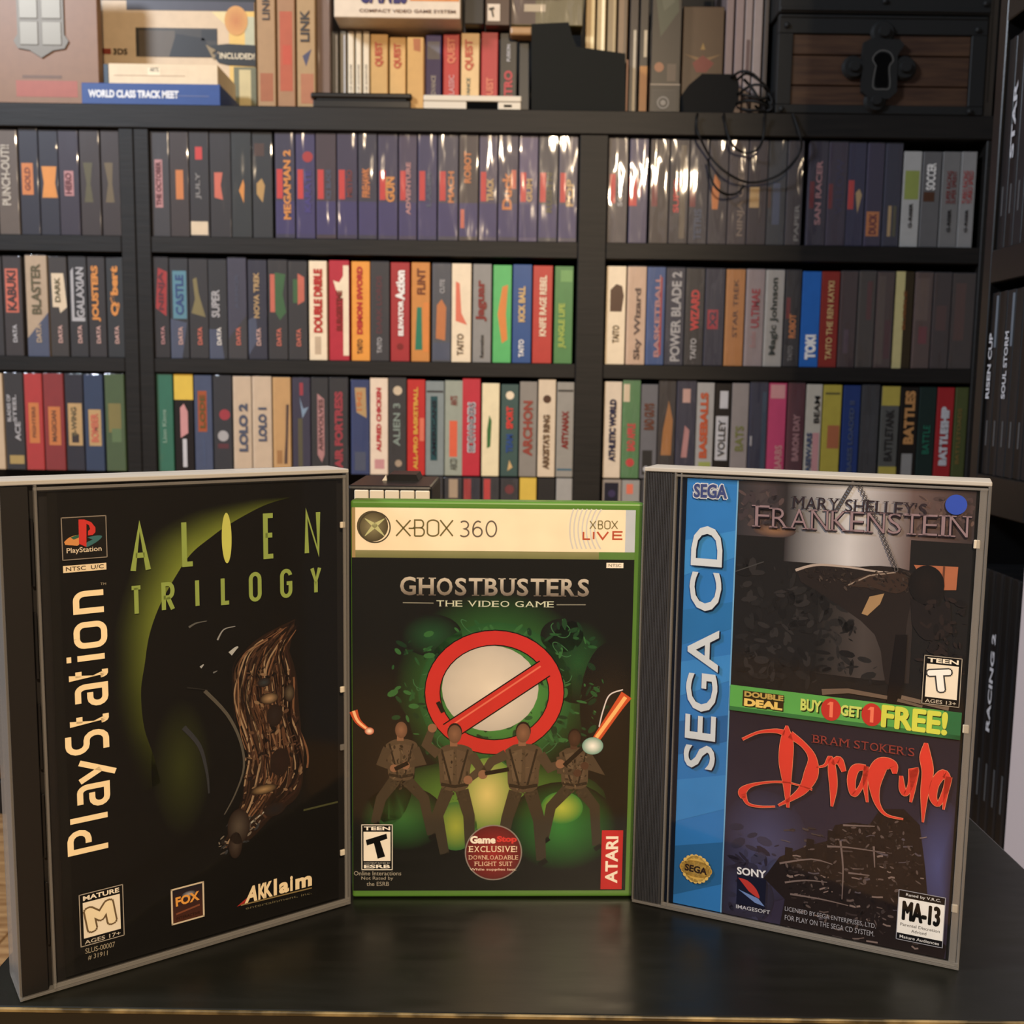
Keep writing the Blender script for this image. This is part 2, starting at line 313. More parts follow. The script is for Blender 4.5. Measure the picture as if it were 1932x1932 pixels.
def seriftext(p, t, A, B, h, col, weight=0.0, top=None, layer=None, first=1.0, adv=None):
    """capitals with slab serifs; one glyph at a time between A and B; first letter may be taller"""
    wd={'!':.42,'I':.42,' ':.45,"'":.25,'M':1.2,'N':1.08,'G':1.05,'O':1.1,'H':1.05,'S':.8,'E':.85,'F':.85,'L':.82,'A':1.1,'K':1.0,'R':1.0,'T':.95,'B':.9,'U':1.0,'Y':1.0,'V':1.05,'D':1.05,'C':1.0}
    tot=sum(wd.get(c,1)*(first if i==0 else 1) for i,c in enumerate(t)); ux,uz=B[0]-A[0],B[1]-A[1]; l=math.hypot(ux,uz); ex,ez=ux/l,uz/l; k=l/tot; q=0
    for i,c in enumerate(t):
        f=first if i==0 else 1; wcell=wd.get(c,1)*k*f
        if c!=' ':
            gw=wcell*.84; hh=h*f; ax=A[0]+ex*(q+wcell*.08); az=A[1]+ez*(q+wcell*.08)
            if c=="'": gw=wcell*.4; az+=hh*.65; hh*=.35
            if c=='!': gw=wcell*.4
            if c=='I': gw=wcell*.42; ax+=wcell*.2
            p.text(c,(ax,az),(ax+ex*gw,az+ez*gw),hh,col,weight,layer,top=top)
            for sx,sz in SERIF.get(c,[]):
                if sz<0: continue
                w_=h*.20; t_=h*.055; cx=ax+ex*gw*sx; cz=az+ez*gw*sx+(hh if sz else 0)-(t_ if sz else 0)
                p.rect(cx-w_,cz,cx+w_,cz+t_,(top if (sz and top) else col),layer)
        q+=wcell

# ================================================================== THE SETTING
YS = 1.90                      # front plane of the big shelving unit
FLOORZ = -0.60
def struct(o): o['kind'] = 'structure'; return o
struct(box('floor', -2.2, 1.6, -2.0, 2.6, FLOORZ-.02, FLOORZ, M['floor'], ch=0))
fl = bpy.data.objects['floor']
for k in range(9):             # board joints seen through the gap on the left
    struct(box('floor_board', -2.2+k*.24, -1.963+k*.24, .6, 2.19, FLOORZ, FLOORZ+.004, M['floor'], fl, ch=.001))
struct(box('wall_back', -2.2, 1.6, 2.30, 2.36, FLOORZ, 2.2, M['darkwall'], ch=0))
WX=on_y(1893,1590,.905).x
wr = struct(box('wall_right', WX, WX+.12, .45, .905, FLOORZ, 1.9, M['wall'], ch=.002))
# unseen blocker added behind the camera to keep the bulb off the right shelves
dr = struct(box('bulb_blocker', .372, 1.12, -.335, -.30, FLOORZ, 1.42, M['whiteplastic'], ch=.003))
box('blocker_panel', .42, 1.02, -.30, -.296, -.45, .4, M['whiteplastic'], dr, ch=.001)
box('blocker_panel', .42, 1.02, -.30, -.296, .5, 1.3, M['whiteplastic'], dr, ch=.001)

# ---- the table
tb = empty('side_table', (0.02, .35, FLOORZ)); tag(tb, 'black lacquered table top with a rubbed brass-coloured front edge', 'table')
xl = on_z(0, 1820).x; xr = on_z(1932, 1637).x
yf = on_z(966, 1914).y
TX0, TX1, TY0, TY1 = xl, xr, yf, .62
def tloc(o): o.location = (-.02, -.35, -FLOORZ); return o
tloc(box('table_top', TX0, TX1, TY0, TY1, -.022, 0, M['table'], tb, ch=.0012, seg=2))
bm = bmesh.new(); boxbm(bm, TX0, TX1, TY0-.0009, TY0+.0004, -.0016, .00005, .0003); tloc(obj('edge_trim', bm, M['edge'], tb))
tloc(box('apron', TX0+.02, TX1-.02, TY0+.02, TY1-.02, -.07, -.022, M['table'], tb, ch=.001))
for sx in (TX0+.03, TX1-.07):
    for sy in (TY0+.03, TY1-.07): tloc(box('leg', sx, sx+.04, sy, sy+.04, FLOORZ, -.022, M['table'], tb, ch=.001))

# ---- the shelving unit
def Xs(px, py=570, Y=YS): return on_y(px, py, Y).x
def Zs(py, px=700, Y=YS): return on_y(px, py, Y).z
sh = empty('shelving_unit', (Xs(700), YS, FLOORZ)); tag(sh, 'wide black-brown wooden shelving unit with three bays of game boxes', 'shelf')
so = Vector((-Xs(700), -YS, -FLOORZ))
def sbox(name, *a, ch=.0015): return box(name, *a, M['shelf' if name!='shelf_board' else 'shelfh'], sh, ch=ch, loc=so)
DEP = .30
VB = [(Xs(-600), Xs(-565)), (Xs(232), Xs(259.5)), (Xs(260), Xs(288)), (Xs(1088), Xs(1141)), (Xs(1843), Xs(1868))]
ZT1, ZT0 = Zs(203), Zs(248)         # top slab
Z2 = (Zs(482), Zs(451)); Z3 = (Zs(708), Zs(681))
ROW3B = Zs(896)                     # lower row stands on a row laid beneath it
Z4T = ROW3B - .188; Z4 = (Z4T-.03, Z4T)
Z5 = (Z4[0]-.24, Z4[0]-.215)
for (a,b) in VB: sbox('upright', a, b, YS, YS+DEP, FLOORZ, ZT0)
BAY = [(VB[0][1], VB[1][0]), (VB[2][1], VB[3][0]), (VB[3][1], VB[4][0])]
sbox('top_board', VB[0][0], VB[4][1], YS-.003, YS+DEP, ZT0, ZT1)
for (a,b) in BAY:
    for (z0,z1) in (Z2,Z3,Z4,Z5): sbox('shelf_board', a+.0002, b-.0002, YS+.001, YS+DEP, z0, z1, ch=.001)
    sbox('plinth', a+.0002, b-.0002, YS+.03, YS+.05, FLOORZ, FLOORZ+.07)
sbox('back_panel', VB[0][0], VB[4][1], YS+DEP, YS+DEP+.008, FLOORZ, 1.6, ch=0)

# ================================================================== THE THREE CASES IN FRONT
class Case:
    def __init__(s, name, x, y, a, W, H, T, label, cat='game case'):
        s.o = Vector((x,y,0)); s.a=a; s.W=W; s.H=H; s.T=T
        s.ux = Vector((math.cos(a), math.sin(a), 0)); s.uy = Vector((-math.sin(a), math.cos(a), 0))
        s.root = empty(name, (x,y,0.0003), a); tag(s.root, label, cat)
    def q(s, px, py):
        r = ray(px,py); t = (s.o-CP).dot(s.uy)/r.dot(s.uy); p = CP+r*t-s.o
        return (p.dot(s.ux), p.z)
    def rc(s, x0,y0,x1,y1):
        my=(y0+y1)/2; mx=(x0+x1)/2
        return (s.q(x0,my)[0], s.q(mx,y1)[1], s.q(x1,my)[0], s.q(mx,y0)[1])
    def b(s, name, x0,x1,y0,y1,z0,z1, mat, ch=.0004, seg=1, parent=None, col=None): return box(name,x0,x1,y0,y1,z0,z1,mat,parent or s.root,ch,col,seg)

# ---------------- left case
ps = Case('game_case', -.1897, .3786, .6086, .1422, .2047, .0225, 'tall black disc case with green planet glow and cream vertical lettering, at the left')
q, W_, H_, T_ = ps.q, ps.W, ps.H, ps.T
XH = q(78,1300)[0]       # hinge line
ps.b('inner_tray', .0012, W_-.0012, .0035, T_-.0012, .0012, H_-.0022, M['tray'])
ps.b('hinge_strip', .0004, XH-.0016, .0009, .0034, .0012, H_-.0024, M['tray'], .0003)
for k in range(5): ps.b('hinge_rib', XH-.0013, XH-.0003, .0008, .0022, .02+k*.036, .046+k*.036, M['blackplastic'], .0002)
# clear shell
ps.b('back_shell', 0, W_, T_-.001, T_, 0, H_, M['clear'], .0002)
ps.b('top_wall', 0, W_, .0105, T_-.001, H_-.0018, H_, M['frostlit'], .0003)
ps.b('lid_top_wall', 0, W_, 0, .0100, H_-.0018, H_, M['frostlit'], .0003)
ps.b('bottom_wall', 0, W_, 0, T_, 0, .0012, M['frost'], .0002)
ps.b('side_wall', -.0002, .0009, 0, T_, .0012, H_-.0018, M['frost'], .0002)
ps.b('side_wall', W_-.0012, W_, 0, T_, .0012, H_-.0018, M['frost'], .0002)
ps.b('lid_edge_rail', XH+.0002, XH+.0012, -.0002, .0028, .0012, H_-.0018, M['frost'], .0002)
ps.b('lid_rail', XH, W_-.0002, 0, .0012, .0013, .0032, M['frost'], .0002)
ps.b('lid_rail', XH, W_-.0012, 0, .0010, H_-.0040, H_-.0028, M['frost'], .0002)
ps.b('lid_rail', W_-.0028, W_-.0014, 0, .0012, .003, H_-.003, M['frost'], .0002)
lid = ps.b('clear_lid', XH+.0012, W_-.003, -.0001, .0006, .0034, H_-.0042, M['clear'], .0001)
for py in (992, 1303, 1412, 1611):
    x,z = q(648,py); ps.b('retaining_tab', x-.0012, x+.0012, .0004, .0016, z-.0014, z+.0014, M['frost'] if py==1412 else M['whiteplastic'], .0003)
X0, X1 = q(104,1300)[0], q(640,1300)[0]; Z0, Z1 = .0040, H_-.0048
P = Print(y=.0016); P.rect(X0,Z0,X1,Z1,(30,28,26)); P.rect(X0,Z0,X0+.0035,Z1,(36,34,31),1)
sheet = P.build('cover_sheet', M['paper'], ps.root, label='black printed cover sheet')
# green rim of a planet
def fade(Pr, edge, offs, c0, layer, c1=(30,28,26), steps=5):
    """band outward from an edge line (case coords), colour fading from c0 to c1; offs = (dx,dz) per point"""
    n=len(edge); vs=[]; cs=[]
    for j in range(steps+1):
        t=j/steps
        for (a,b),(dx,dz),cc in zip(edge,offs,c0):
            vs.append((a+dx*t,b+dz*t)); k=(1-t)**1.6; ca,cb=C(cc),C(c1); cs.append(tuple(cb[i]+(ca[i]-cb[i])*k for i in range(3)))
    Pr.add(vs,[(j*n+i,j*n+i+1,(j+1)*n+i+1,(j+1)*n+i) for j in range(steps) for i in range(n-1)],cs,layer)
def smooth(pts, n=6):
    """Catmull-Rom through the points"""
    out=[]; p=[pts[0]]+list(pts)+[pts[-1]]
    for i in range(1,len(p)-2):
        for k in range(n):
            t=k/n; out.append(tuple(.5*(2*p[i][d]+(p[i+1][d]-p[i-1][d])*t+(2*p[i-1][d]-5*p[i][d]+4*p[i+1][d]-p[i+2][d])*t*t+(3*p[i][d]-p[i-1][d]-3*p[i+1][d]+p[i+2][d])*t**3) for d in range(len(pts[0]))))
    out.append(tuple(pts[-1])); return out
E_ = smooth([(549,941,-4,-2,40),(500,956,-26,-12,75),(437,990,-55,-28,105),(400,1016,-66,-34,115),(362,1048,-74,-38,120),(331,1094,-74,-34,118),(303,1146,-70,-24,112),(284,1200,-66,-10,100),(275,1256,-58,0,90),(268,1310,-52,6,72),(274,1376,-46,10,60),(292,1430,-44,20,44),(305,1480,-40,24,30)])
edge=[q(a,b) for a,b,*_ in E_]; offs=[(q(a+c,b+d)[0]-q(a,b)[0], q(a+c,b+d)[1]-q(a,b)[1]) for a,b,c,d,_ in E_]
P = Print(y=.0016); P.layer=2
fade(P, edge, offs, [(k+8,min(255,int(k*1.12)+8),int(k*.42)) for *_,k in E_], 2)
P.ell(*q(345,1452), .0125, .030, (62,68,30), 2, (30,28,26))
P.line([q(575,1532),q(640,1516)], .0009, (84,86,56), 3)
P.build('planet_rim', M['paper'], ps.root)
# plain tangle of bronze strands and grey glints (generic stand-in for the cover painting)
P = Print(y=.0016); P.layer=4
P.poly([q(*p) for p in smooth([(560,1170),(500,1200),(462,1235),(452,1290),(462,1360),(470,1440),(462,1500),(440,1560),(425,1600),(470,1590),(520,1540),(560,1510),(574,1470),(572,1400),(566,1330),(560,1270),(548,1230)])], (52,38,30), 4)
A_=smooth([(556,1172),(500,1208),(455,1245),(440,1300),(452,1370),(466,1440),(456,1510),(425,1600)])
B_=smooth([(562,1180),(540,1225),(548,1280),(556,1350),(574,1420),(570,1480),(530,1520),(440,1604)])
for k in range(120):
    t=random.random(); u=random.randint(0,18); v=random.randint(u+10,len(A_)); s0=random.uniform(-6,6)
    pts=[q(a[0]*(1-t)+b[0]*t+4*math.sin(i*.5+k)+s0, a[1]*(1-t)+b[1]*t) for i,(a,b) in enumerate(zip(A_,B_))][u:v]
    if len(pts)>3: P.line(pts, random.uniform(.0003,.0010), random.choice([(104,74,54),(128,92,66),(84,60,46),(136,104,78),(74,54,42),(160,136,108),(50,38,34),(40,32,30),(64,44,36)]), 5+k%3)
for a,b,rx,rz,c in [(510,1320,.0042,.0026,(176,146,110)),(548,1310,.0024,.0040,(110,98,80)),(500,1290,.003,.002,(66,72,76)),(520,1352,.0036,.005,(60,50,46)),(530,1440,.0046,.0062,(58,42,36)),(500,1492,.006,.0022,(168,140,100)),(520,1530,.005,.003,(44,42,44)),(452,1562,.005,.008,(96,86,76)),(446,1598,.003,.006,(84,72,64))]:
    P.ell(*q(a,b),rx,rz,c,9,(52,40,34))
for pts,wd,c in [([(412,1210),(424,1190),(446,1184)],.0008,(150,152,154)),([(358,1186),(372,1178),(392,1174)],.0010,(104,104,102)),([(436,1236),(446,1226),(452,1222)],.0022,(176,180,182)),([(380,1262),(386,1256)],.0012,(170,174,178)),([(404,1272),(412,1268)],.0008,(120,122,124)),
                 ([(388,1306),(430,1350),(455,1400),(462,1450),(446,1500),(425,1540)],.0016,(96,92,84)),([(470,1560),(500,1535),(515,1524)],.0009,(170,168,158)),([(348,1375),(378,1410),(392,1460),(396,1500)],.0022,(62,64,70)),([(355,1300),(400,1305)],.0008,(50,48,46))]:
    P.line([q(*p) for p in smooth(pts,4)], wd, c, 8, wd*.3)
def mottle(P, pts, n, cols, s0, s1, layer):
    xs=[p[0] for p in pts]; ys=[p[1] for p in pts]
    def ins(x,y):
        c=False
        for i in range(len(pts)):
            a,b=pts[i],pts[i-1]
            if (a[1]>y)!=(b[1]>y) and x<(b[0]-a[0])*(y-a[1])/(b[1]-a[1])+a[0]: c=not c
        return c
    k=0
    while k<n:
        x=random.uniform(min(xs),max(xs)); y=random.uniform(min(ys),max(ys))
        if not ins(x,y): continue
        k+=1; a=random.uniform(0,PI); r=random.uniform(s0,s1); e=random.uniform(.2,.6); cx,cz=q(x,y)
        P.add([(cx+r*(math.cos(t*PI/4)*math.cos(a)-e*math.sin(t*PI/4)*math.sin(a)), cz+r*(math.cos(t*PI/4)*math.sin(a)+e*math.sin(t*PI/4)*math.cos(a))) for t in range(8)],[(0,1,2,3,4,5,6,7)],C(random.choice(cols)),layer+(k%4)*.2)
mottle(P,[(470,1270),(545,1240),(570,1400),(570,1480),(500,1560),(440,1600),(462,1480),(466,1380)],260,[(70,50,40),(104,78,60),(48,38,34),(140,114,88),(36,30,28),(86,62,48)],.0004,.0016,8.1)
mottle(P,[(425,1560),(480,1540),(500,1560),(440,1620),(410,1610)],60,[(90,84,80),(64,66,70),(130,120,108),(48,44,42)],.0004,.0014,8.1)
P.build('cover_painting', M['paper'], ps.root)
# letters
P = Print(y=.0016); P.layer=12; GR=(150,170,84)
def sletter(ps, P, g, x0,y0,x1,y1,w,col,layer=12):
    x0_,z0_,x1_,z1_=ps.rc(x0,y0,x1,y1); P.stroke([(g,(x0_+w/2,z0_+w/2),x1_-x0_-w,z1_-z0_-w,0)],col,w,layer)
for g,a,b,c,d in [('A',246,989,285,1083),('L',344,982,369,1071),('E',498,970,521,1056),('N',576,964,606,1049)]: sletter(ps,P,g,a,b,c,d,.0021,GR)
for g,a,b,c,d in [('T',246,1107,271,1164),('R',306,1100,331,1156),('L',418,1089,437,1143),('O',471,1081,495,1137),('G',530,1075,553,1130),('Y',587,1070,608,1123)]: sletter(ps,P,g,a,b,c,d,.0017,GR)
sletter(ps,P,'I',368,1093,379,1149,.0017,GR)
P.ell(*q(429,1017), .0021, .0107, (196,200,96), 13)
P.build('title_lettering', M['paper'], ps.root, label='spaced thin green capital letters')
# vertical wordmark: letters run upwards
P = Print(y=.0016); P.layer=12
wm=[('P',1601,1556),('l',1543,1531),('a',1518,1474),('y',1473,1427),('s',1417,1374),('t',1364,1338),('a',1330,1287),('t',1279,1254),('i',1244,1234),('o',1221,1171),('n',1156,1113)]
for g,yb,yt in wm:
    xb = 211 - (1600-yb)*.018
    (x0,z0)=q(xb, yb); (x1,z1)=q(xb, yt); hgt=.0142
    wd=.0023; gl=max(z1-z0-wd,.00001)
    P.stroke([(g,(x0-wd/2,z0+wd/2),gl,hgt,1)],(246,226,184),wd,12)
P.build('vertical_lettering', M['paper'], ps.root, label='cream rounded letters running up the left side')
# logo panel
P = Print(y=.0016); P.layer=10
x0,z0,x1,z1=ps.rc(117,976,203,1057); P.rect(x0,z0,x1,z1,(38,35,32),10); P.frame(x0,z0,x1,z1,.00035,(150,140,128),11)
P.poly([q(*p) for p in smooth([(122,1025),(132,1016),(150,1012),(150,1030),(138,1031),(124,1030)],3)],(214,150,80),12)
P.poly([q(*p) for p in [(134,1016),(150,1010),(150,1016),(140,1020)]],(52,110,90),13)
P.poly([q(*p) for p in smooth([(166,1016),(184,1012),(194,1014),(184,1024),(168,1033),(163,1034),(164,1026),(176,1020)],3)],(66,120,124),12)
P.poly([q(*p) for p in [(149,982),(160,982),(173,987),(181,997),(181,1006),(176,1011),(167,1012),(167,1004),(171,1000),(169,993),(164,990),(164,1034),(150,1028)]],(206,52,44),14)
P.text('PlayStation', q(127,1049), q(193,1044), .0026, (222,208,184), .01, 12)
x0,z0,x1,z1=ps.rc(120,1067,202,1080); P.rect(x0,z0,x1,z1,(232,214,180),11); P.text('NTSC  U/C',(x0+.001,z0+.0006),(x1-.001,z0+.0006),(z1-z0)*.6,(60,50,40),.01,12)
P.text('TM', q(190,1106), q(201,1106),.0010,(160,150,130),0,12)
P.build('logo_panel', M['paper'], ps.root)
def rating(case, P, x0,z0,x1,z1, head, big, foot, bigcol, glow=None, L=10, tilt=.0):
    w,h=x1-x0,z1-z0
    P.rect(x0,z0,x1,z1,(24,22,22),L); P.frame(x0+w*.01,z0,x1-w*.01,z1,w*.02,(176,168,156),L+1)
    P.rect(x0+w*.09,z0+h*.15,x1-w*.09,z1-h*.17,(236,228,212),L+1)
    P.text(head,(x0+w*.10,z1-h*.135),(x1-w*.10,z1-h*.135),h*.09,(240,232,216),.03,L+2)
    P.text(foot,(x0+w*.10,z0+h*.035),(x1-w*.10,z0+h*.035),h*.075,(200,192,178),.01,L+2)
    A=(x0+w*.24,z0+h*.29); B=(x0+w*.76,z0+h*.35)
    btext(P,big,A,B,h*.38,glow,w*.085,L+3,12); btext(P,big,A,B,h*.38,bigcol,w*.045,L+5)
P = Print(y=.0016); x0,z0,x1,z1=ps.rc(150,1681,236,1780); rating(ps,P,x0,z0,x1,z1,'MATURE','M','AGES 17+',(238,226,196),(120,100,70))
P.text('SLUS-00007', q(162,1803),q(218,1789),.0022,(170,160,140),0,12); P.text('# 31911', q(167,1815),q(204,1806),.0022,(170,160,140),0,12)
P.build('rating_mark', M['paper'], ps.root)
P = Print(y=.0016); x0,z0,x1,z1=ps.rc(324,1673,387,1741); P.rect(x0,z0,x1,z1,(92,52,34),10,top=(40,42,52)); P.frame(x0,z0,x1,z1,.0007,(214,200,176),11)
P.text('FOX',(x0+.002,z0+.0078),(x1-.002,z0+.0082),.0042,(232,166,60),.04,13)
P.ell(x0+.0075,z0+.012,.003,.0015,(170,170,180),12,(60,60,70)); P.text('INTERACTIVE',(x0+.002,z0+.0018),(x1-.002,z0+.0018),.0013,(40,26,20),0,12)
P.line([(x0+.002,z0+.0045),(x1-.002,z0+.0060)],.0008,(140,84,56),12)
P.build('studio_mark', M['paper'], ps.root)
P = Print(y=.0016); cr=(240,220,180)
P.poly([q(448,1714),q(480,1686),q(474,1694),q(462,1708)],(176,52,40),10); P.line([q(456,1711),q(590,1678)],.0006,(150,130,84),10)
for ch,a,b in [('A',463,487),('K',489,504),('K',500,516),('l',518,524),('a',528,547),('i',549,554),('m',559,590)]:
    yb=lambda x:1708-(x-463)*.272
    hh={'A':.0074,'K':.0074,'l':.0078,'a':.0052,'i':.0072,'m':.0052}[ch]
    P.text(ch,q(a,yb(a)),q(b,yb(b)),hh,cr,.045,11,shear=.18 if ch=='A' else 0)
P.text('entertainment, inc.', q(465,1720), q(590,1690), .0013,(120,112,84),0,11)
P.build('publisher_mark', M['paper'], ps.root)

# ---------------- middle case
xb = Case('game_case', -.0734, .466, .0325, .1344, .190, .0140, 'green plastic game case with white banner, standing upright in the middle')
q, W_, H_, T_ = xb.q, xb.W, xb.H, xb.T
xb.b('case_front', 0, W_, 0, .0052, 0, H_, M['greenplastic'], .0012, 3)
xb.b('case_back', 0, W_, .0060, T_, 0, H_-.0004, M['greenplastic'], .0012, 3)
xb.b('spine_core', .0006, .006, .0008, T_-.001, .001, H_-.001, M['greenplastic'], .0008, 2)
xb.b('inner_wall', .004, W_-.0012, .005, .0063, .0012, H_-.0014, M['greenplastic'], .0002)
XR_ = q(1190,1300)[0]; ZB=q(930,1681)[1]; ZTp=q(930,961)[1]
xb.b('clear_film', .0004, W_-.0006, -.0006, -.0004, ZB-.001, ZTp+.001, M['film'], 0)
P = Print(y=-.0001, step=.00001); X0,X1=.0006,XR_
P.rect(X0,ZB,X1,ZTp,(30,30,27))
ZS0=q(930,1055)[1]; ZS1=q(930,1041)[1]
P.rect(X0,ZS0,X1,ZS1,(128,132,84),1,top=(150,150,110)); P.rect(X0,ZS1,X1,ZTp,(240,228,204),1)
P.rect(X0,ZS0,X0+.0016,ZTp,(170,150,104),2); P.rect(q(1130,1040)[0],ZS0,X1,ZS1,(100,140,70),2)
P.build('cover_sheet', M['paper'], xb.root, label='printed cover sheet, white above and black below')
P = Print(y=-.0001, step=.00001); P.layer=3
cx,cz=q(707,996); P.ell(cx-.001,cz+.0005,.0071,.0071,(150,144,112),4,(92,84,62)); P.ring(cx,cz,.0073,.0073,.0006,(84,78,62),5)
for a in (40,140,220,320): P.line([(cx,cz+.0008),(cx+.0058*math.cos(math.radians(a)),cz+.0062*math.sin(math.radians(a)))],.0022,(196,200,150),6,.0003)
ol=(120,112,70); w=.0007
for g,a,b in [('X',746,776),('B',781,802),('O',805,829),('X',829,856)]: sletter(xb,P,g,a,981,b,1014,w,ol,6)
P.line([q(771,998),q(783,998)],w,ol,6)
for g,a,b in [('3',865,886),('6',891,911),('0',916,938)]: sletter(xb,P,g,a,983,b,1015,w,(116,106,96),6)
cR=q(1186,1000)
for k in range(7):
    r_=.0160+k*.0019; a_=math.degrees(math.asin(.0094/r_)); P.ring(cR[0],cR[1],r_,r_,.0007,(206,208,210),3,180-a_,180+a_,n=14)
P.rect(q(1180,1000)[0],ZS1,X1,ZTp,(190,200,216),3)
for g,a,b in [('X',1112,1125),('B',1128,1138),('O',1140,1152),('X',1153,1166)]: sletter(xb,P,g,a,983,b,1000,.0005,(140,132,96),7)
for g,a,b in [('L',1099,1115),('I',1118,1122),('V',1125,1149),('E',1155,1176)]: sletter(xb,P,g,a,1003,b,1020,.0008,(190,92,60),7)
P.build('banner_lettering', M['paper'], xb.root)
P = Print(y=-.0001, step=.00001); bk=(30,30,27); P.clip=(.0008,ZB+.0004,XR_-.0004,ZS0-.0004)
P.ell(*q(935,1300),.047,.046,(70,150,70),2,bk); P.ell(*q(935,1310),.036,.034,(96,180,84),3,(40,96,52))
P.ell(*q(815,1200),.014,.010,(40,92,58),3,bk); P.ell(*q(1090,1250),.016,.020,(38,92,50),3,bk); P.ell(*q(1060,1200),.010,.008,(34,60,44),3,bk)
for k in range(16):
    a=random.uniform(0,2*PI); r=random.uniform(125,180); x=935+r*math.cos(a); y=1290+r*.9*math.sin(a)
    pts=[(x+18*math.cos(t*.7+k),y+14*math.sin(t*.8+k*2)) for t in range(8)]
    P.line([q(*p) for p in smooth(pts,3)],.0004,(64,120,78),4)
mottle(P,[(760,1180),(1100,1170),(1150,1250),(1140,1420),(1040,1440),(790,1420),(720,1330)],260,[(30,66,42),(44,100,56),(36,80,48),(60,120,66)],.0006,.003,4.1)
P.ell(*q(925,1510),.055,.020,(110,160,60),3,(34,60,34)); P.ell(*q(760,1545),.020,.016,(60,120,60),4,bk); P.ell(*q(1060,1560),.026,.022,(56,140,60),4,bk)
P.ell(*q(920,1500),.014,.018,(220,206,130),5,(110,150,60)); P.ell(*q(1060,1525),.010,.008,(190,200,70),5,(60,140,60)); P.ell(*q(860,1560),.010,.012,(170,180,60),5,(60,120,60))
P.ell(*q(735,1440),.012,.03,(46,38,32),4,bk); P.ell(*q(1150,1330),.014,.03,(44,38,32),4,bk)
P.build('cover_background', M['paper'], xb.root)
P = Print(y=-.0001, step=.00001)
P.ell(*q(925,1300),.0225,.0205,(228,222,214),6,(196,192,188))
cx,cz=q(933,1308)
P.ring(cx,cz,.0327,.0300,.0076,(16,14,12),7); P.ring(cx,cz,.0322,.0295,.0066,(206,44,38),8)
P.line([q(846,1382),q(1028,1262)],.0092,(16,14,12),9); P.line([q(846,1382),q(1028,1262)],.0080,(206,44,38),10)
P.line([q(846,1374),q(1020,1258)],.0008,(228,120,96),11)
P.build('red_ring_emblem', M['paper'], xb.root, label='red ring crossed by a slanting bar')
# four plain figures in brown overalls
P = Print(y=-.0001, step=.00001)
def fig(hx,hy,s,legs,arms,L,br):
    sk=(150,112,88) if br<4 else (92,66,52); c1=(96,82,66); c2=(74,66,54); c3=(52,46,38)
    T=lambda x,y:q(hx+x*s,hy+y*s)
    for (a,b,c_) in legs: P.line([T(*a),T(*b),T(*c_)],.0066*s,c2,L,.0046*s); P.line([T(*c_),T(c_[0]+6,c_[1]+8)],.0044*s,(30,26,22),L)
    P.poly([T(*p) for p in smooth([(-34,32),(-18,22),(0,20),(20,22),(36,34),(30,70),(26,104),(0,112),(-26,104),(-30,68),(-34,32)],3)],c1,L+1)
    P.poly([T(*p) for p in [(-24,36),(-2,30),(-4,92),(-20,90)]],(112,96,78),L+2); P.poly([T(*p) for p in [(4,30),(24,36),(20,90),(4,92)]],(104,88,72),L+2)
    P.line([T(-27,98),T(0,103),T(27,98)],.0016*s,c3,L+3); P.line([T(-26,30),T(-8,98)],.0010*s,c3,L+3); P.line([T(26,30),T(8,98)],.0010*s,c3,L+3)
    for a in arms: P.line([T(*p) for p in a],.0050*s,(88,76,62),L+4,.0034*s); P.ell(*T(*a[-1]),.0022*s,.0022*s,sk,L+5)
    P.line([T(-2,24),T(-2,8)],.0036*s,sk,L+5); P.ell(*T(0,-4),.0036*s,.0046*s,(42,33,29),L+6); P.ell(*T(0,0),.0033*s,.0046*s,sk,L+7,tuple(int(v*.8) for v in sk))
fig(757,1378,.86,[((-14,110),(-44,150),(-58,205)),((12,110),(50,150),(66,230))],[[(-30,40),(-44,72),(-16,84)],[(30,40),(44,70),(10,78)]],12,1)
fig(858,1386,.96,[((-14,110),(-34,160),(-20,235)),((14,110),(28,160),(30,235))],[[(-32,40),(-56,20),(-44,-12)],[(32,40),(52,70),(26,90)]],14,2)
fig(987,1384,1.0,[((-14,110),(-30,160),(-44,230)),((14,110),(30,165),(34,240))],[[(-32,40),(-60,54),(-76,78)],[(32,40),(50,66),(70,58)]],14,3)
fig(1084,1394,.86,[((-14,110),(-52,150),(-66,220)),((12,110),(44,150),(48,235))],[[(-30,40),(-30,70),(6,76)],[(30,40),(52,70),(22,60)]],12,4)
for a,b in [((770,1440),(745,1452)),((836,1345),(826,1325)),((915,1460),(960,1452)),((1064,1445),(1104,1408))]: P.line([q(*a),q(*b)],.0020,(34,30,26),24)
for hx,hy,sc_ in ((757,1378,.86),(858,1386,.96),(987,1384,1.0),(1084,1394,.86)):
    mottle(P,[(hx-26*sc_,hy+36*sc_),(hx+28*sc_,hy+36*sc_),(hx+22*sc_,hy+106*sc_),(hx-22*sc_,hy+106*sc_)],60,[(120,104,84),(70,60,48),(88,76,60),(52,44,36)],.0003,.0011,15.5)
    mottle(P,[(hx-24*sc_,hy+110*sc_),(hx+24*sc_,hy+110*sc_),(hx+30*sc_,hy+130*sc_),(hx-30*sc_,hy+130*sc_)],24,[(84,74,58),(60,54,42)],.0003,.001,15.5)
P.build('printed_figures', M['paper'], xb.root, label='four plain figures in brown overalls')
P = Print(y=-.0001, step=.00001); P.layer=20
P.line([q(*p) for p in smooth([(667,1342),(676,1362),(698,1380)])],.0040,(200,84,36),25,.0016); P.line([q(*p) for p in smooth([(667,1342),(676,1362),(698,1380)])],.0014,(246,196,150),26,.0010)
P.line([q(*p) for p in smooth([(1182,1312),(1162,1340),(1125,1395)])],.0058,(206,88,30),25,.0036); P.line([q(*p) for p in smooth([(1180,1316),(1160,1344),(1125,1392)])],.0018,(250,190,120),26)
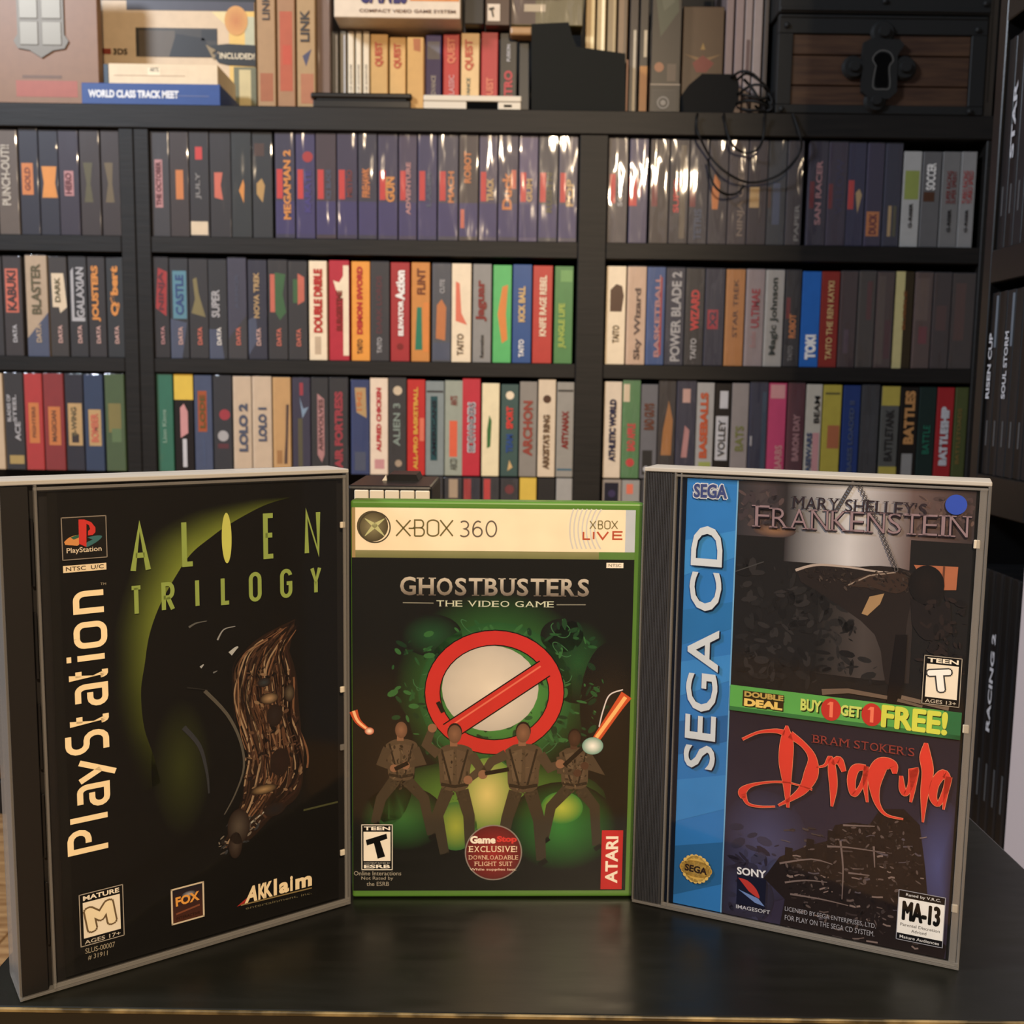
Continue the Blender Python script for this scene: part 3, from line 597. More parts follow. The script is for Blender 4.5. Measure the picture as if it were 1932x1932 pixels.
P.line([q(*p) for p in smooth([(1175,1302),(1150,1312),(1138,1340),(1130,1372)])],.0006,(220,214,220),26)
P.ell(*q(1118,1408),.0050,.0042,(250,250,250),27,(120,170,160)); P.ell(*q(697,1380),.0022,.0018,(255,240,220),27,(190,90,50))
P.build('light_beams', M['paper'], xb.root)
P = Print(y=-.0001, step=.00001); P.layer=12
seriftext(P,'GHOSTBUSTERS', q(752,1124), q(1113,1127), .0083, (124,114,106), .022, top=(206,200,190), layer=12, first=1.05)
seriftext(P,'THE VIDEO GAME', q(822,1145), q(1046,1147), .0028, (206,214,196), .0, layer=12)
P.line([q(760,1138),q(818,1139)],.0005,(140,140,130),12); P.line([q(1050,1142),q(1105,1142)],.0005,(140,140,130),12)
x0,z0,x1,z1=xb.rc(1144,1063,1176,1073); P.rect(x0,z0,x1,z1,(236,230,220),12); P.text('NTSC',(x0+.001,z0+.0006),(x1-.001,z0+.0006),.0013,(30,30,30),0,13)
P.build('title_lettering', M['paper'], xb.root, label='silver serif capitals')
P = Print(y=-.0001, step=.00001); x0,z0,x1,z1=xb.rc(682,1556,741,1642)
P.rect(x0,z0,x1,z1,(24,22,22),30); P.frame(x0,z0,x1,z1,.0004,(226,222,214),31); w,h=x1-x0,z1-z0; P.rect(x0+w*.07,z0+h*.2,x1-w*.07,z1-h*.16,(238,232,222),31)
P.text('TEEN',(x0+w*.08,z1-h*.125),(x1-w*.08,z1-h*.125),h*.08,(240,236,228),.03,32); P.text('ESRB',(x0+w*.08,z0+h*.04),(x1-w*.08,z0+h*.04),h*.08,(240,236,228),.03,32); P.text('CONTENT RATED BY',(x0+w*.08,z0+h*.14),(x1-w*.08,z0+h*.14),h*.03,(200,200,196),0,32)
P.poly([(x0+w*.14,z0+h*.66),(x0+w*.80,z0+h*.80),(x0+w*.83,z0+h*.69),(x0+w*.60,z0+h*.635),(x0+w*.76,z0+h*.30),(x0+w*.52,z0+h*.25),(x0+w*.40,z0+h*.59),(x0+w*.18,z0+h*.54)],(16,14,14),33)
for t,a,b,y in [('Online Interactions',668,757,1652),('Not Rated by',682,742,1662),('the ESRB',692,734,1672)]: P.text(t,q(a,y),q(b,y),.0021,(176,170,158),0,31)
P.build('rating_mark', M['paper'], xb.root)
P = Print(y=-.0001, step=.00001); cx,cz=q(931,1609)
P.ell(cx,cz,.0136,.0138,(150,140,136),34,n=48); P.ell(cx,cz,.0130,.0132,(168,36,32),35,(110,24,24),n=48)
P.text('Game', q(887,1592),q(935,1592),.0038,(244,236,226),.05,36); P.text('Stop', q(937,1592),q(975,1592),.0038,(222,54,44),.05,36)
seriftext(P,'EXCLUSIVE!', q(884,1608),q(978,1608),.0030,(240,222,196),.01,layer=36); seriftext(P,'DOWNLOADABLE', q(884,1622),q(978,1622),.0021,(232,206,180),0,layer=36); seriftext(P,'FLIGHT SUIT', q(895,1634),q(967,1634),.0021,(232,206,180),0,layer=36)
P.text('While supplies last.', q(886,1644),q(974,1644),.0015,(236,214,196),.01,36)
P.build('round_sticker', M['gloss'], xb.root, label='round red sticker')
P = Print(y=-.0001, step=.00001); x0,z0,x1,z1=xb.rc(1134,1567,1174,1678); P.rect(x0,z0,x1,z1,(204,40,44),30)
P.text('ATARI',(x1-.0022,z0+.003),(x1-.0022,z1-.003),(x1-x0)*.58,(244,236,226),.03,31)
P.build('publisher_mark', M['paper'], xb.root)

# ---------------- right case
sg = Case('game_case', .0594, .4655, -.3969, .1428, .2069, .0225, 'tall disc case with bright blue vertical banner, standing at the right')
q, W_, H_, T_ = sg.q, sg.W, sg.H, sg.T
XH=q(1262,1300)[0]
sg.b('inner_tray', .0012, W_-.0012, .0035, T_-.0012, .0012, H_-.0022, M['tray'])
sg.b('hinge_strip', .0004, XH-.0010, .0012, .0034, .0012, H_-.0020, M['slatetray'], .0002)
for k in range(16): x=.0010+k*(XH-.0026)/16; sg.b('hinge_rib', x, x+.0003, .0006, .0013, .0014, H_-.0022, M['slatetray'], .0)
sg.b('back_shell', 0, W_, T_-.001, T_, 0, H_, M['clear'], .0002)
sg.b('top_wall', 0, W_, .0105, T_-.001, H_-.0018, H_, M['frostlit'], .0003)
sg.b('lid_top_wall', 0, W_, 0, .0100, H_-.0018, H_, M['frostlit'], .0003)
sg.b('bottom_wall', 0, W_, 0, T_, 0, .0012, M['frost'], .0002)
sg.b('side_wall', -.0002, .0006, 0, T_, .0012, H_-.0018, M['frost'], .0002)
sg.b('side_wall', W_-.0012, W_, 0, T_, .0012, H_-.0018, M['frost'], .0002)
sg.b('hinge_clear_rail', XH-.0006, XH+.0004, -.0001, .0028, .0012, H_-.0018, M['frost'], .0002)
sg.b('hinge_clear_rail', XH+.0022, XH+.0029, -.0001, .0018, .0012, H_-.0018, M['frost'], .0002)
sg.b('lid_rail', XH, W_-.0002, 0, .0012, .0013, .0030, M['frost'], .0002)
sg.b('lid_rail', XH, W_-.0012, 0, .0010, H_-.0036, H_-.0026, M['frost'], .0002)
sg.b('lid_rail', W_-.0042, W_-.0014, 0, .0012, .003, H_-.003, M['frost'], .0002)
sg.b('clear_lid', XH+.0030, W_-.0045, -.0001, .0006, .0032, H_-.0038, M['clear'], .0001)
for a,py in ((1843,1029),(1822,1378),(1801,1717)):
    x,z=q(a,py); sg.b('retaining_tab', x-.0012,x+.0012,.0003,.0014,z-.0018,z+.0018,M['whiteplastic'],.0003)
XA=q(1282,1300)[0]; XB=q(1377,1300)[0]; XC=q(1818,1300)[0]; Z0,Z1=.0032,H_-.0042
P = Print(y=.0016); P.rect(XH+.0008,Z0,XA,Z1,(22,34,54)); P.rect(XA,Z0,XB,Z1,(40,132,204))
hh=(Z1-Z0)
for i,(f0,f1,c) in enumerate([(.02,.14,(36,112,170)),(.20,.30,(52,144,214)),(.36,.44,(30,110,176)),(.50,.58,(52,146,216)),(.62,.70,(34,124,188)),(.78,.86,(54,148,216))]):
    P.poly([(XA,Z0+hh*f0),(XB,Z0+hh*(f0+.05)),(XB,Z0+hh*(f1+.03)),(XA,Z0+hh*f1)],c,1)
P.line([(XB-.0003,Z0),(XB-.0003,Z1)],.0006,(120,180,224),2)
ZG0=q(1600,1371)[1]; ZG1=q(1600,1321)[1]
P.rect(XB,ZG0,XC,Z1,(42,41,43),1); P.rect(XB,Z0,XC,ZG0,(66,60,86),1,top=(52,46,60)); P.rect(XC,Z0,XC+.0012,Z1,(34,34,34),1)
P.build('cover_sheet', M['paper'], sg.root, label='printed cover sheet with blue banner and two pictures')
# upper picture: hazy window light over a table
P = Print(y=.0016); P.clip=(XB,ZG1,XC,Z1)
def quadfade(x0,z0,x1,z1,cl,cm,cr_,layer,xm=.5):
    X=[x0,x0+(x1-x0)*xm,x1]; P.add([(X[0],z0),(X[1],z0),(X[2],z0),(X[2],z1),(X[1],z1),(X[0],z1)],[(0,1,4,5),(1,2,3,4)],[C(cl),C(cm),C(cr_),C(cr_),C(cm),C(cl)],layer)
a=q(1480,1000)[0]; b=q(1720,1000)[0]; z=q(1600,1070)[1]
quadfade(a,z,b,Z1,(58,54,58),(196,198,206),(112,96,96),2,.52)
quadfade(b,q(1700,1020)[1],XC,Z1,(112,96,96),(96,80,80),(70,62,64),2)
quadfade(XB,q(1450,1015)[1],a,Z1,(60,60,66),(84,76,80),(58,54,58),2); P.ell(*q(1460,1003),.009,.0030,(150,116,90),3,(84,72,74))
P.poly([q(*p) for p in smooth([(1500,1075),(1545,1066),(1600,1072),(1660,1070),(1712,1078),(1735,1100),(1722,1130),(1712,1170),(1706,1220),(1695,1290),(1670,1290),(1650,1200),(1560,1130),(1510,1100)],3)],(50,44,44),4)
P.line([q(*p) for p in smooth([(1500,1078),(1540,1068),(1600,1072),(1650,1080),(1700,1084)])],.0012,(176,164,158),5,.0006)
P.poly([q(*p) for p in smooth([(1595,1108),(1620,1092),(1660,1082),(1706,1084),(1712,1110),(1690,1122),(1650,1112)],3)],(70,56,50),6); P.line([q(1600,1106),q(1640,1088),q(1690,1082)],.0006,(150,136,126),7)
P.poly([q(1625,1160),q(1640,1128),q(1668,1122),q(1660,1142),q(1636,1164)],(168,140,104),6)
P.poly([q(1724,1068),q(1808,1072),q(1804,1116),q(1762,1116),q(1734,1086)],(176,112,80),5); P.rect(*sg.rc(1778,1070,1782,1112),(110,72,56),6)
P.ell(*q(1748,1106),.0068,.0082,(44,38,38),8,(36,34,36)); P.poly([q(*p) for p in smooth([(1718,1130),(1760,1150),(1790,1140),(1790,1200),(1745,1210),(1720,1180)],3)],(44,40,42),7)
quadfade(q(1540,1200)[0],q(1600,1280)[1],q(1720,1200)[0],q(1640,1130)[1],(46,45,46),(84,78,78),(60,54,54),3)
P.line([q(1550,1308),q(1600,1306),q(1680,1320),q(1740,1336)],.0026,(120,104,92),8,.0010); P.poly([q(1690,1200),q(1712,1200),q(1706,1290),q(1690,1330),q(1672,1330)],(34,30,32),9); P.line([q(1700,1318),q(1790,1340)],.0018,(128,112,100),8)
P.line([q(1380,1080),q(1440,1062)],.0005,(78,78,80),4)
mottle(P,[(1395,1050),(1500,1080),(1600,1150),(1680,1300),(1400,1290)],200,[(44,43,45),(50,49,51),(38,37,39),(58,56,58)],.0006,.004,3.1)
mottle(P,[(1500,1072),(1720,1080),(1720,1120),(1560,1112)],110,[(58,50,48),(66,58,54),(46,40,40),(84,74,70)],.0003,.0012,7.1)
mottle(P,[(1735,1130),(1820,1130),(1820,1290),(1735,1290)],80,[(44,40,42),(54,46,46),(38,36,38)],.0006,.003,7.6)
mottle(P,[(1395,925),(1475,930),(1475,1000),(1395,985)],50,[(76,68,74),(96,82,84),(64,60,66)],.0006,.003,2.6)
mottle(P,[(1730,935),(1835,945),(1835,1010),(1730,1000)],50,[(104,86,86),(88,74,76),(112,94,90)],.0006,.003,2.6)
P.build('upper_picture', M['paper'], sg.root)
P = Print(y=.00125, step=.00004)
for A,B in [((1610,912),(1578,965)),((1618,912),(1662,1000)),((1660,1000),(1692,1080))]:
    n=11
    for k in range(n):
        x=A[0]+(B[0]-A[0])*(k+.5)/n; y=A[1]+(B[1]-A[1])*(k+.5)/n; c=q(x,y); P.ring(c[0],c[1],.0009,.0011,.0004,(90,86,88),12,n=10)
P.build('printed_chain', M['paper'], sg.root)
P = Print(y=.00125, step=.00004)
seriftext(P,"MARY SHELLEY'S", q(1494,960), q(1750,976), .0052, (60,50,58), 0, layer=14)
seriftext(P,'FRANKENSTEIN', q(1422,997), q(1830,1018), .0088, (40,32,40), .010, layer=13, first=1.1); 
seriftext(P,'FRANKENSTEIN', q(1421,995), q(1829,1016), .0086, (150,130,140), -.012, layer=14, first=1.1)
P.build('title_lettering', M['paper'], sg.root, label='grey serif capitals')
P = Print(y=.00125, step=.00004); P.ell(*q(1804,954),.0041,.0041,(56,92,196),15); P.build('round_sticker', M['paper'], sg.root, label='small round blue sticker')
# banner marks
P = Print(y=.00125, step=.00004)
for dx,dz in ((.0005,0),(-.0005,0),(0,.0005),(0,-.0005),(.0004,.0004),(-.0004,-.0004)): 
    A=q(1308,940);B=q(1371,943); P.text('SEGA',(A[0]+dx,A[1]+dz),(B[0]+dx,B[1]+dz),.0062,(226,232,240),.05,12)
P.text('SEGA',q(1308,940),q(1371,943),.0062,(70,84,140),.035,13)
A=q(1347,1457); B=q(1361,996); P.text('SEGA CD',(A[0]+.0007,A[1]-.0004),(A[0]+.0007,B[1]-.0004),.0143,(16,34,60),.012,12); P.text('SEGA CD',A,(A[0],B[1]),.0143,(206,216,226),.012,13)
cx,cz=q(1312,1642)
P.ell(cx,cz,.0076,.0040,(226,196,110),12,(200,160,60)); P.ell(cx,cz,.0054,.0064,(236,206,120),12,(214,176,70))
for k in range(20): a=2*PI*k/20; P.ell(cx+.0060*math.cos(a),cz+.0060*math.sin(a),.0011,.0011,(232,200,110),12,n=8)
P.text('SEGA',(cx-.0052,cz-.0016),(cx+.0052,cz-.0020),.0034,(60,44,40),.04,14)
P.build('banner_lettering', M['paper'], sg.root)
# green offer strip
P = Print(y=.00125, step=.00004)
P.rect(XB,ZG0,XC,ZG1,(96,178,88),10); P.rect(XB,ZG0,XC,ZG0+(ZG1-ZG0)*.16,(60,130,74),11); P.rect(q(1780,1360)[0],ZG0,XC,ZG1,(50,124,80),11)
h=ZG1-ZG0
def gt(t,x0p,x1p,f0,f1,c,wt=.05,L=13,yy=1330):
    a=q(x0p,yy)[0]; b=q(x1p,yy)[0]; P.text(t,(a+.0005,ZG0+h*f0-.0005),(b+.0005,ZG0+h*f0-.0005),h*(f1-f0),(40,52,24),wt,L-1); P.text(t,(a,ZG0+h*f0),(b,ZG0+h*f0),h*(f1-f0),c,wt,L)
P.rect(q(1400,1330)[0],ZG0+h*.22,q(1478,1330)[0],ZG0+h*.84,(70,52,26),11)
gt('DOUBLE',1403,1477,.60,.82,(196,170,90)); gt('DEAL',1403,1476,.24,.54,(236,206,110),.06)
gt('BUY',1510,1550,.34,.80,(206,220,110),.04); gt('GET',1586,1626,.34,.76,(206,220,110),.04); gt('FREE!',1666,1788,.14,.92,(214,222,70),.02); btext(P,'FREE!',(q(1666,1330)[0],ZG0+h*.14),(q(1788,1330)[0],ZG0+h*.14),h*.78,(214,222,70),.0005,14)
for x,t in ((1568,'1'),(1645,'1')):
    c=q(x,1330+(x-1568)*.1)[0]; zz=ZG0+h*.52; P.ell(c,zz,.0041,.0050,(200,50,40),14); P.rect(c-.0006,zz-.0034,c+.0008,zz+.0034,(240,130,96),15); P.poly([(c-.0006,zz+.0034),(c-.0018,zz+.0020),(c-.0006,zz+.0020)],(240,130,96),15)
P.build('offer_strip', M['paper'], sg.root, label='green offer strip with yellow capitals')
# lower picture: night sky and ruined tower
P = Print(y=.0016); P.clip=(XB,Z0,XC,ZG0)
P.ell(*q(1440,1600),.020,.026,(84,88,130),3,(60,56,78)); P.ell(*q(1770,1640),.012,.030,(84,92,146),3,(60,56,78)); P.ell(*q(1400,1690),.014,.014,(70,74,110),4,(58,54,72)); P.ell(*q(1480,1648),.008,.006,(92,104,150),4,(70,72,104))
P.poly([q(*p) for p in [(1440,1660),(1470,1620),(1520,1600),(1560,1590),(1575,1560),(1610,1555),(1640,1560),(1660,1530),(1705,1530),(1735,1560),(1745,1640),(1755,1760),(1790,1790),(1780,1822),(1640,1800),(1470,1760),(1480,1700)]],(46,38,40),5)
for k in range(95):
    x=random.uniform(1470,1740); y=random.uniform(1560,1790); L=random.uniform(4,22); u=random.uniform(-.12,.28)
    P.line([q(x,y),q(x+L*.5,y+L*u+random.uniform(-2,2)),q(x+L,y+L*u*1.4)],random.uniform(.0003,.0010),random.choice([(112,98,98),(88,78,80),(140,124,122),(70,60,62),(98,92,104)]),6+k%2)
for a in [[(1470,1632),(1530,1624),(1570,1634)],[(1560,1600),(1600,1602),(1670,1612)],[(1590,1560),(1650,1562)],[(1490,1690),(1550,1700),(1600,1712)],[(1480,1668),(1520,1664),(1560,1668)],[(1600,1650),(1640,1655)],[(1585,1590),(1590,1640),(1588,1700)],[(1648,1600),(1650,1640)]]: P.line([q(*p) for p in smooth(a,3)],.0009,(128,114,114),9,.0004)
for x in (1480,1520,1560): P.rect(*sg.rc(x,1570+ (1560-x)*.4,x+14,1640),(40,34,38),8)
mottle(P,[(1480,1620),(1580,1560),(1720,1540),(1745,1780),(1490,1740)],420,[(52,44,46),(74,66,68),(40,34,38),(104,92,92),(34,30,34),(64,54,54)],.0003,.0014,8.1)
mottle(P,[(1385,1560),(1470,1600),(1440,1780),(1375,1750)],70,[(60,60,84),(70,70,98),(54,50,70)],.001,.004,4.5)
P.build('lower_picture', M['paper'], sg.root)
P = Print(y=.00125, step=.00004); rd=(222,62,40)
seriftext(P,"BRAM STOKER'S", q(1532,1403), q(1726,1430), .0036, (150,66,60), 0, layer=13)
def brush(pts,ws,layer=14,edge=True):
    p=smooth(pts,6); n=len(p); m_=smooth([(w,0) for w in ws],max(1,round((n-1)/(len(ws)-1))));
    def wdt(i): return m_[min(len(m_)-1,int(i*len(m_)/n))][0]*.00024
    for col,extra,ly in (((236,150,110),.0004,layer),(rd,0,layer+1)):
        if not edge and extra: continue
        L=[]
        for i in range(n):
            a=q(*p[max(i-1,0)]); b=q(*p[min(i+1,n-1)]); dx,dz=b[0]-a[0],b[1]-a[1]; l=math.hypot(dx,dz) or 1; c=q(*p[i]); h_=(wdt(i)+extra)/2
            L+=[(c[0]-dz/l*h_,c[1]+dx/l*h_),(c[0]+dz/l*h_,c[1]-dx/l*h_)]
        P.add(L,[(2*i,2*i+1,2*i+3,2*i+2) for i in range(n-1)],C(col),ly)
brush([(1400,1397),(1430,1384),(1462,1381),(1480,1385)],[4,4,7,10]); brush([(1484,1371),(1484,1400),(1482,1440),(1484,1480),(1486,1526)],[3,22,24,14,4])
brush([(1490,1388),(1516,1408),(1532,1432),(1530,1462),(1516,1490),(1494,1508),(1468,1522)],[14,10,14,24,16,8,3])
brush([(1402,1508),(1400,1496),(1416,1484),(1450,1478),(1480,1478),(1500,1482),(1532,1492)],[8,14,6,3,3,2,3]); brush([(1402,1500),(1410,1518),(1432,1524),(1462,1524)],[10,5,3,2])
brush([(1540,1450),(1556,1446),(1566,1432),(1570,1460),(1572,1490),(1569,1524)],[2,4,8,14,12,3]); brush([(1570,1444),(1582,1436),(1592,1458)],[6,13,7])
brush([(1634,1450),(1614,1452),(1606,1474),(1610,1500),(1622,1490),(1632,1466),(1634,1448),(1632,1480),(1636,1516)],[8,14,14,10,7,8,8,8,3])
brush([(1688,1462),(1684,1446),(1664,1444),(1652,1464),(1650,1492),(1656,1520),(1672,1540),(1704,1548)],[6,16,24,26,16,8,4,2])
brush([(1700,1466),(1702,1490),(1708,1500),(1718,1484),(1724,1454),(1722,1490),(1718,1516)],[5,10,8,9,16,8,3])
brush([(1747,1404),(1746,1430),(1750,1460),(1744,1500),(1741,1554)],[5,18,18,12,2]); 
brush([(1790,1476),(1780,1462),(1764,1480),(1760,1506),(1770,1520),(1784,1494),(1790,1468),(1784,1500),(1780,1530)],[8,14,14,12,7,9,10,7,2])
P.build('title_lettering', M['paper'], sg.root, label='ragged red painted letters')
P = Print(y=.00125, step=.00004); x0,z0,x1,z1=sg.rc(1740,1241,1814,1334); rating(sg,P,x0,z0,x1,z1,'TEEN','T','AGES 13+',(244,244,244),(70,70,74))
x0,z0,x1,z1=sg.rc(1692,1688,1782,1784); w,h=x1-x0,z1-z0
P.rect(x0,z0,x1,z1,(22,22,30),10); P.frame(x0,z0,x1,z1,.0003,(170,174,190),11); P.rect(x0+w*.015,z0+h*.14,x1-w*.015,z1-h*.15,(238,240,242),12)
P.text('Rated by V.R.C.',(x0+w*.16,z1-h*.12),(x1-w*.1,z1-h*.12),h*.07,(220,222,228),.01,13); P.text('Mature Audiences',(x0+w*.08,z0+h*.045),(x1-w*.08,z0+h*.045),h*.06,(220,222,228),.01,13)
btext(P,'MA-13',(x0+w*.12,z0+h*.42),(x1-w*.11,z0+h*.42),h*.36,(16,16,18),w*.022,13); P.text('Parental Discretion',(x0+w*.08,z0+h*.29),(x1-w*.08,z0+h*.29),h*.06,(90,92,98),0,13); P.text('Advised',(x0+w*.32,z0+h*.19),(x1-w*.36,z0+h*.19),h*.06,(90,92,98),0,13)
P.build('rating_mark', M['paper'], sg.root)
P = Print(y=.00125, step=.00004)
P.text('SONY', q(1390,1652), q(1445,1660), .0036, (226,230,240), .03, 12)
x0,z0,x1,z1=sg.rc(1390,1657,1444,1713); P.rect(x0,z0,x1,z1,(30,34,60),11)
P.poly([q(*p) for p in smooth([(1392,1658),(1410,1664),(1426,1680),(1432,1698),(1412,1684)],3)],(196,60,54),13); P.poly([q(1392,1680),q(1430,1698),q(1442,1713),q(1424,1706)],(116,146,204),13)
P.text('IMAGESOFT', q(1388,1716), q(1452,1728), .0018, (196,200,214), .01, 12)
P.text('LICENSED BY SEGA ENTERPRISES, LTD.', q(1480,1722), q(1652,1756), .0024, (168,170,184), 0, 12); P.text('FOR PLAY ON THE SEGA CD SYSTEM.', q(1480,1738), q(1649,1770), .0024, (168,170,184), 0, 12)
P.build('small_print', M['paper'], sg.root)

# ================================================================== BOXES ON THE SHELVES
ORD = ['first','second','third','fourth','fifth','sixth','seventh','eighth','ninth','tenth','eleventh','twelfth','thirteenth','fourteenth','fifteenth','sixteenth','seventeenth','eighteenth','nineteenth','twentieth','twenty-first','twenty-second']
def T(t,c,f0,f1,u0=.28,u1=.72,wt=.03): return ('T',t,c,f0,f1,u0,u1,wt)
def Rr(c,u0,v0,u1,v1): return ('R',c,u0,v0,u1,v1)
def O(c,u,v,r): return ('O',c,u,v,r)
def Pg(c,*pts): return ('P',c,pts)
def spine_box(name, X0, X1, Y, z0, z1, depth, base, els, sleeved, label, cat, group, back=None, rot=0.0, ch=.0006):
    w=X1-X0; h=z1-z0; x2=w/2
    r = empty(name, ((X0+X1)/2, Y, z0), rot); tag(r, label, cat, group)
    bc = PAL[base] if isinstance(base,str) else base
    box('body', -x2, x2, 0, depth, 0, h, M['card'], r, ch, bc)
    pr = Print(y=-.0002, step=.00012); tt = Print(y=-.0012, step=.00004)
    for k,e in enumerate(els):
        if e[0]=='R': pr.rect(-x2+w*e[2], h*e[3], -x2+w*e[4], h*e[5], e[1], k*.5)
        elif e[0]=='O': pr.ell(-x2+w*e[2], h*e[3], w*e[4], w*e[4], e[1], k*.5, n=14)
        elif e[0]=='P': pr.poly([(-x2+w*a, h*b) for a,b in e[2]], e[1], k*.5)
        elif e[0]=='T':
            _,t,c,f0,f1,u0,u1,wt = e
            tt.text(t, (-x2+w*u1, h*f0), (-x2+w*u1, h*f1), w*(u1-u0), c, wt)
    pr.build('printed_patch', M['card'], r); tt.build('title_lettering', M['card'], r)
    if sleeved:
        bm = bmesh.new(); boxbm(bm, -x2-.0001, x2+.0001, -.0022, depth*.6, 0.0001, h+.0016, .0015, 2); obj('clear_sleeve', bm, M['sleeve'], r, smooth=False)
    return r
WH='white'; CR='cream'
R1L=[(-4,35,245,(112,98,84),'pale stencilled lettering',[T('PUNCH-OUT!!',(205,196,180),.28,.86,.18,.62)],1),
 (38,74,243,'darknavy','orange patch',[Rr('orange',.10,.38,.70,.68),T('GOLD',(150,80,40),.42,.64,.25,.55)],1),
 (75,111,246,'darknavy','bright amber patch',[Pg('amber',(.1,.36),(.92,.36),(.8,.5),(.9,.66),(.1,.66),(.2,.5))],1),
 (112,150,247,'darkpurple','pink lettering patch',[Rr('rose',.25,.38,.72,.62),T('HERO','maroon',.40,.60,.3,.62)],1),
 (152,190,247,'darkbrown','olive patch',[Pg('olive',(.18,.32),(.62,.32),(.5,.5),(.62,.7),(.15,.7),(.3,.5))],1),
 (192,229,247,'darkbrown','khaki patch',[Pg((124,108,70),(.18,.32),(.66,.32),(.56,.5),(.62,.7),(.15,.7),(.34,.5))],1)]
R1C=[(285,320,249,'darkgrey','long pink strip',[Rr('rose',.2,.28,.62,.74),T('THE OCTOBER','maroon',.30,.72,.26,.54)],1),
 (321,357,249,(64,50,44),'plain orange strip',[Rr('orange',.3,.36,.7,.64)],1),
 (358,395,249,'dark','white sticker at the foot',[Rr('hotred',.3,.74,.66,.86),T('JULY','grey',.36,.62,.3,.6),Rr(CR,.02,.02,.9,.15)],1),
 (396,436,249,'dark','small red-orange patch',[Pg('salmon',(.2,.38),(.6,.36),(.5,.5),(.6,.62),(.2,.62))],1),
 (437,475,250,(30,44,42),'amber flame mark',[Pg('amber',(.36,.45),(.6,.33),(.64,.5),(.58,.56))],1),
 (476,514,250,(34,44,46),'gold lettering mark',[Pg('gold',(.2,.42),(.5,.34),(.62,.5),(.46,.57),(.2,.52)),Rr('brown',.1,.78,.6,.9)],1)]
reds=Rr('hotred',.08,.38,.38,.66)
tl=[('MEGAMAN 2','amber',.18,.84,.42,.8),('KARATE','violet',.25,.65,.45,.8),('ICE BLADE','slate',.38,.66,.5,.75),('METRO','darkred',.4,.66,.45,.75),('FIREHAWK','orange',.40,.68,.2,.62),('GUN','amber',.36,.6,.4,.85),
 ('ADVENTURE','rose',.24,.74,.4,.66),('LASER','slate',.32,.66,.45,.7),('MACH','orange',.36,.66,.5,.8),('ROBOT','orange',.55,.85,.25,.62),('TRACK','tan',.38,.6,.4,.8),('Duck','orange',.3,.66,.2,.7),('GUM','tan',.38,.6,.4,.72),('RUSH N','olive',.28,.66,.4,.72),('POP','tan',.34,.6,.4,.8)]
e1=[519,558,596,636,676,713,752,788,826,866,904,940,979,1016,1054,1091]
pc=[(44,42,64),(50,44,84),(56,42,50),(48,40,66),(42,40,58),(52,46,72),(60,50,74),(48,44,80),(62,58,72),(60,50,48),(66,58,82),(50,42,66),(76,66,98),(50,48,58),(66,60,78)]
ds=['long orange lettering, red patch','red ball above violet lettering','red patch, faint blue mark','red patch, dark red lettering','broad orange emblem','yellow gun-shaped mark','rose lettering beside red patch','red patch, faint slate lettering','red patch, orange lettering','orange lettering high up','red patch and tan letters','slanting orange lettering','red patch, small tan letters','olive lettering, white streak','red patch and tan emblem']
for i,(t,c,f0,f1,u0,u1) in enumerate(tl):
    els=[Rr((66,56,122),.03,.04,.97,.36)]+([reds] if i not in (4,9,11) else [])+[T(t,c,f0,f1,u0,u1,.04)]
    if i==1: els.append(O('red',.62,.78,.28))
    if i==9: els.append(Rr('salmon',.08,.12,.28,.3))
    if i==11: els.append(Rr('salmon',.66,.5,.9,.68))
    if i==5: els.insert(0,Rr('gold',.2,.42,.5,.6))
    R1C.append((e1[i],e1[i+1]-1.5,251+i*.5,tuple(int(v*1.35) for v in pc[i]),ds[i],els,1))
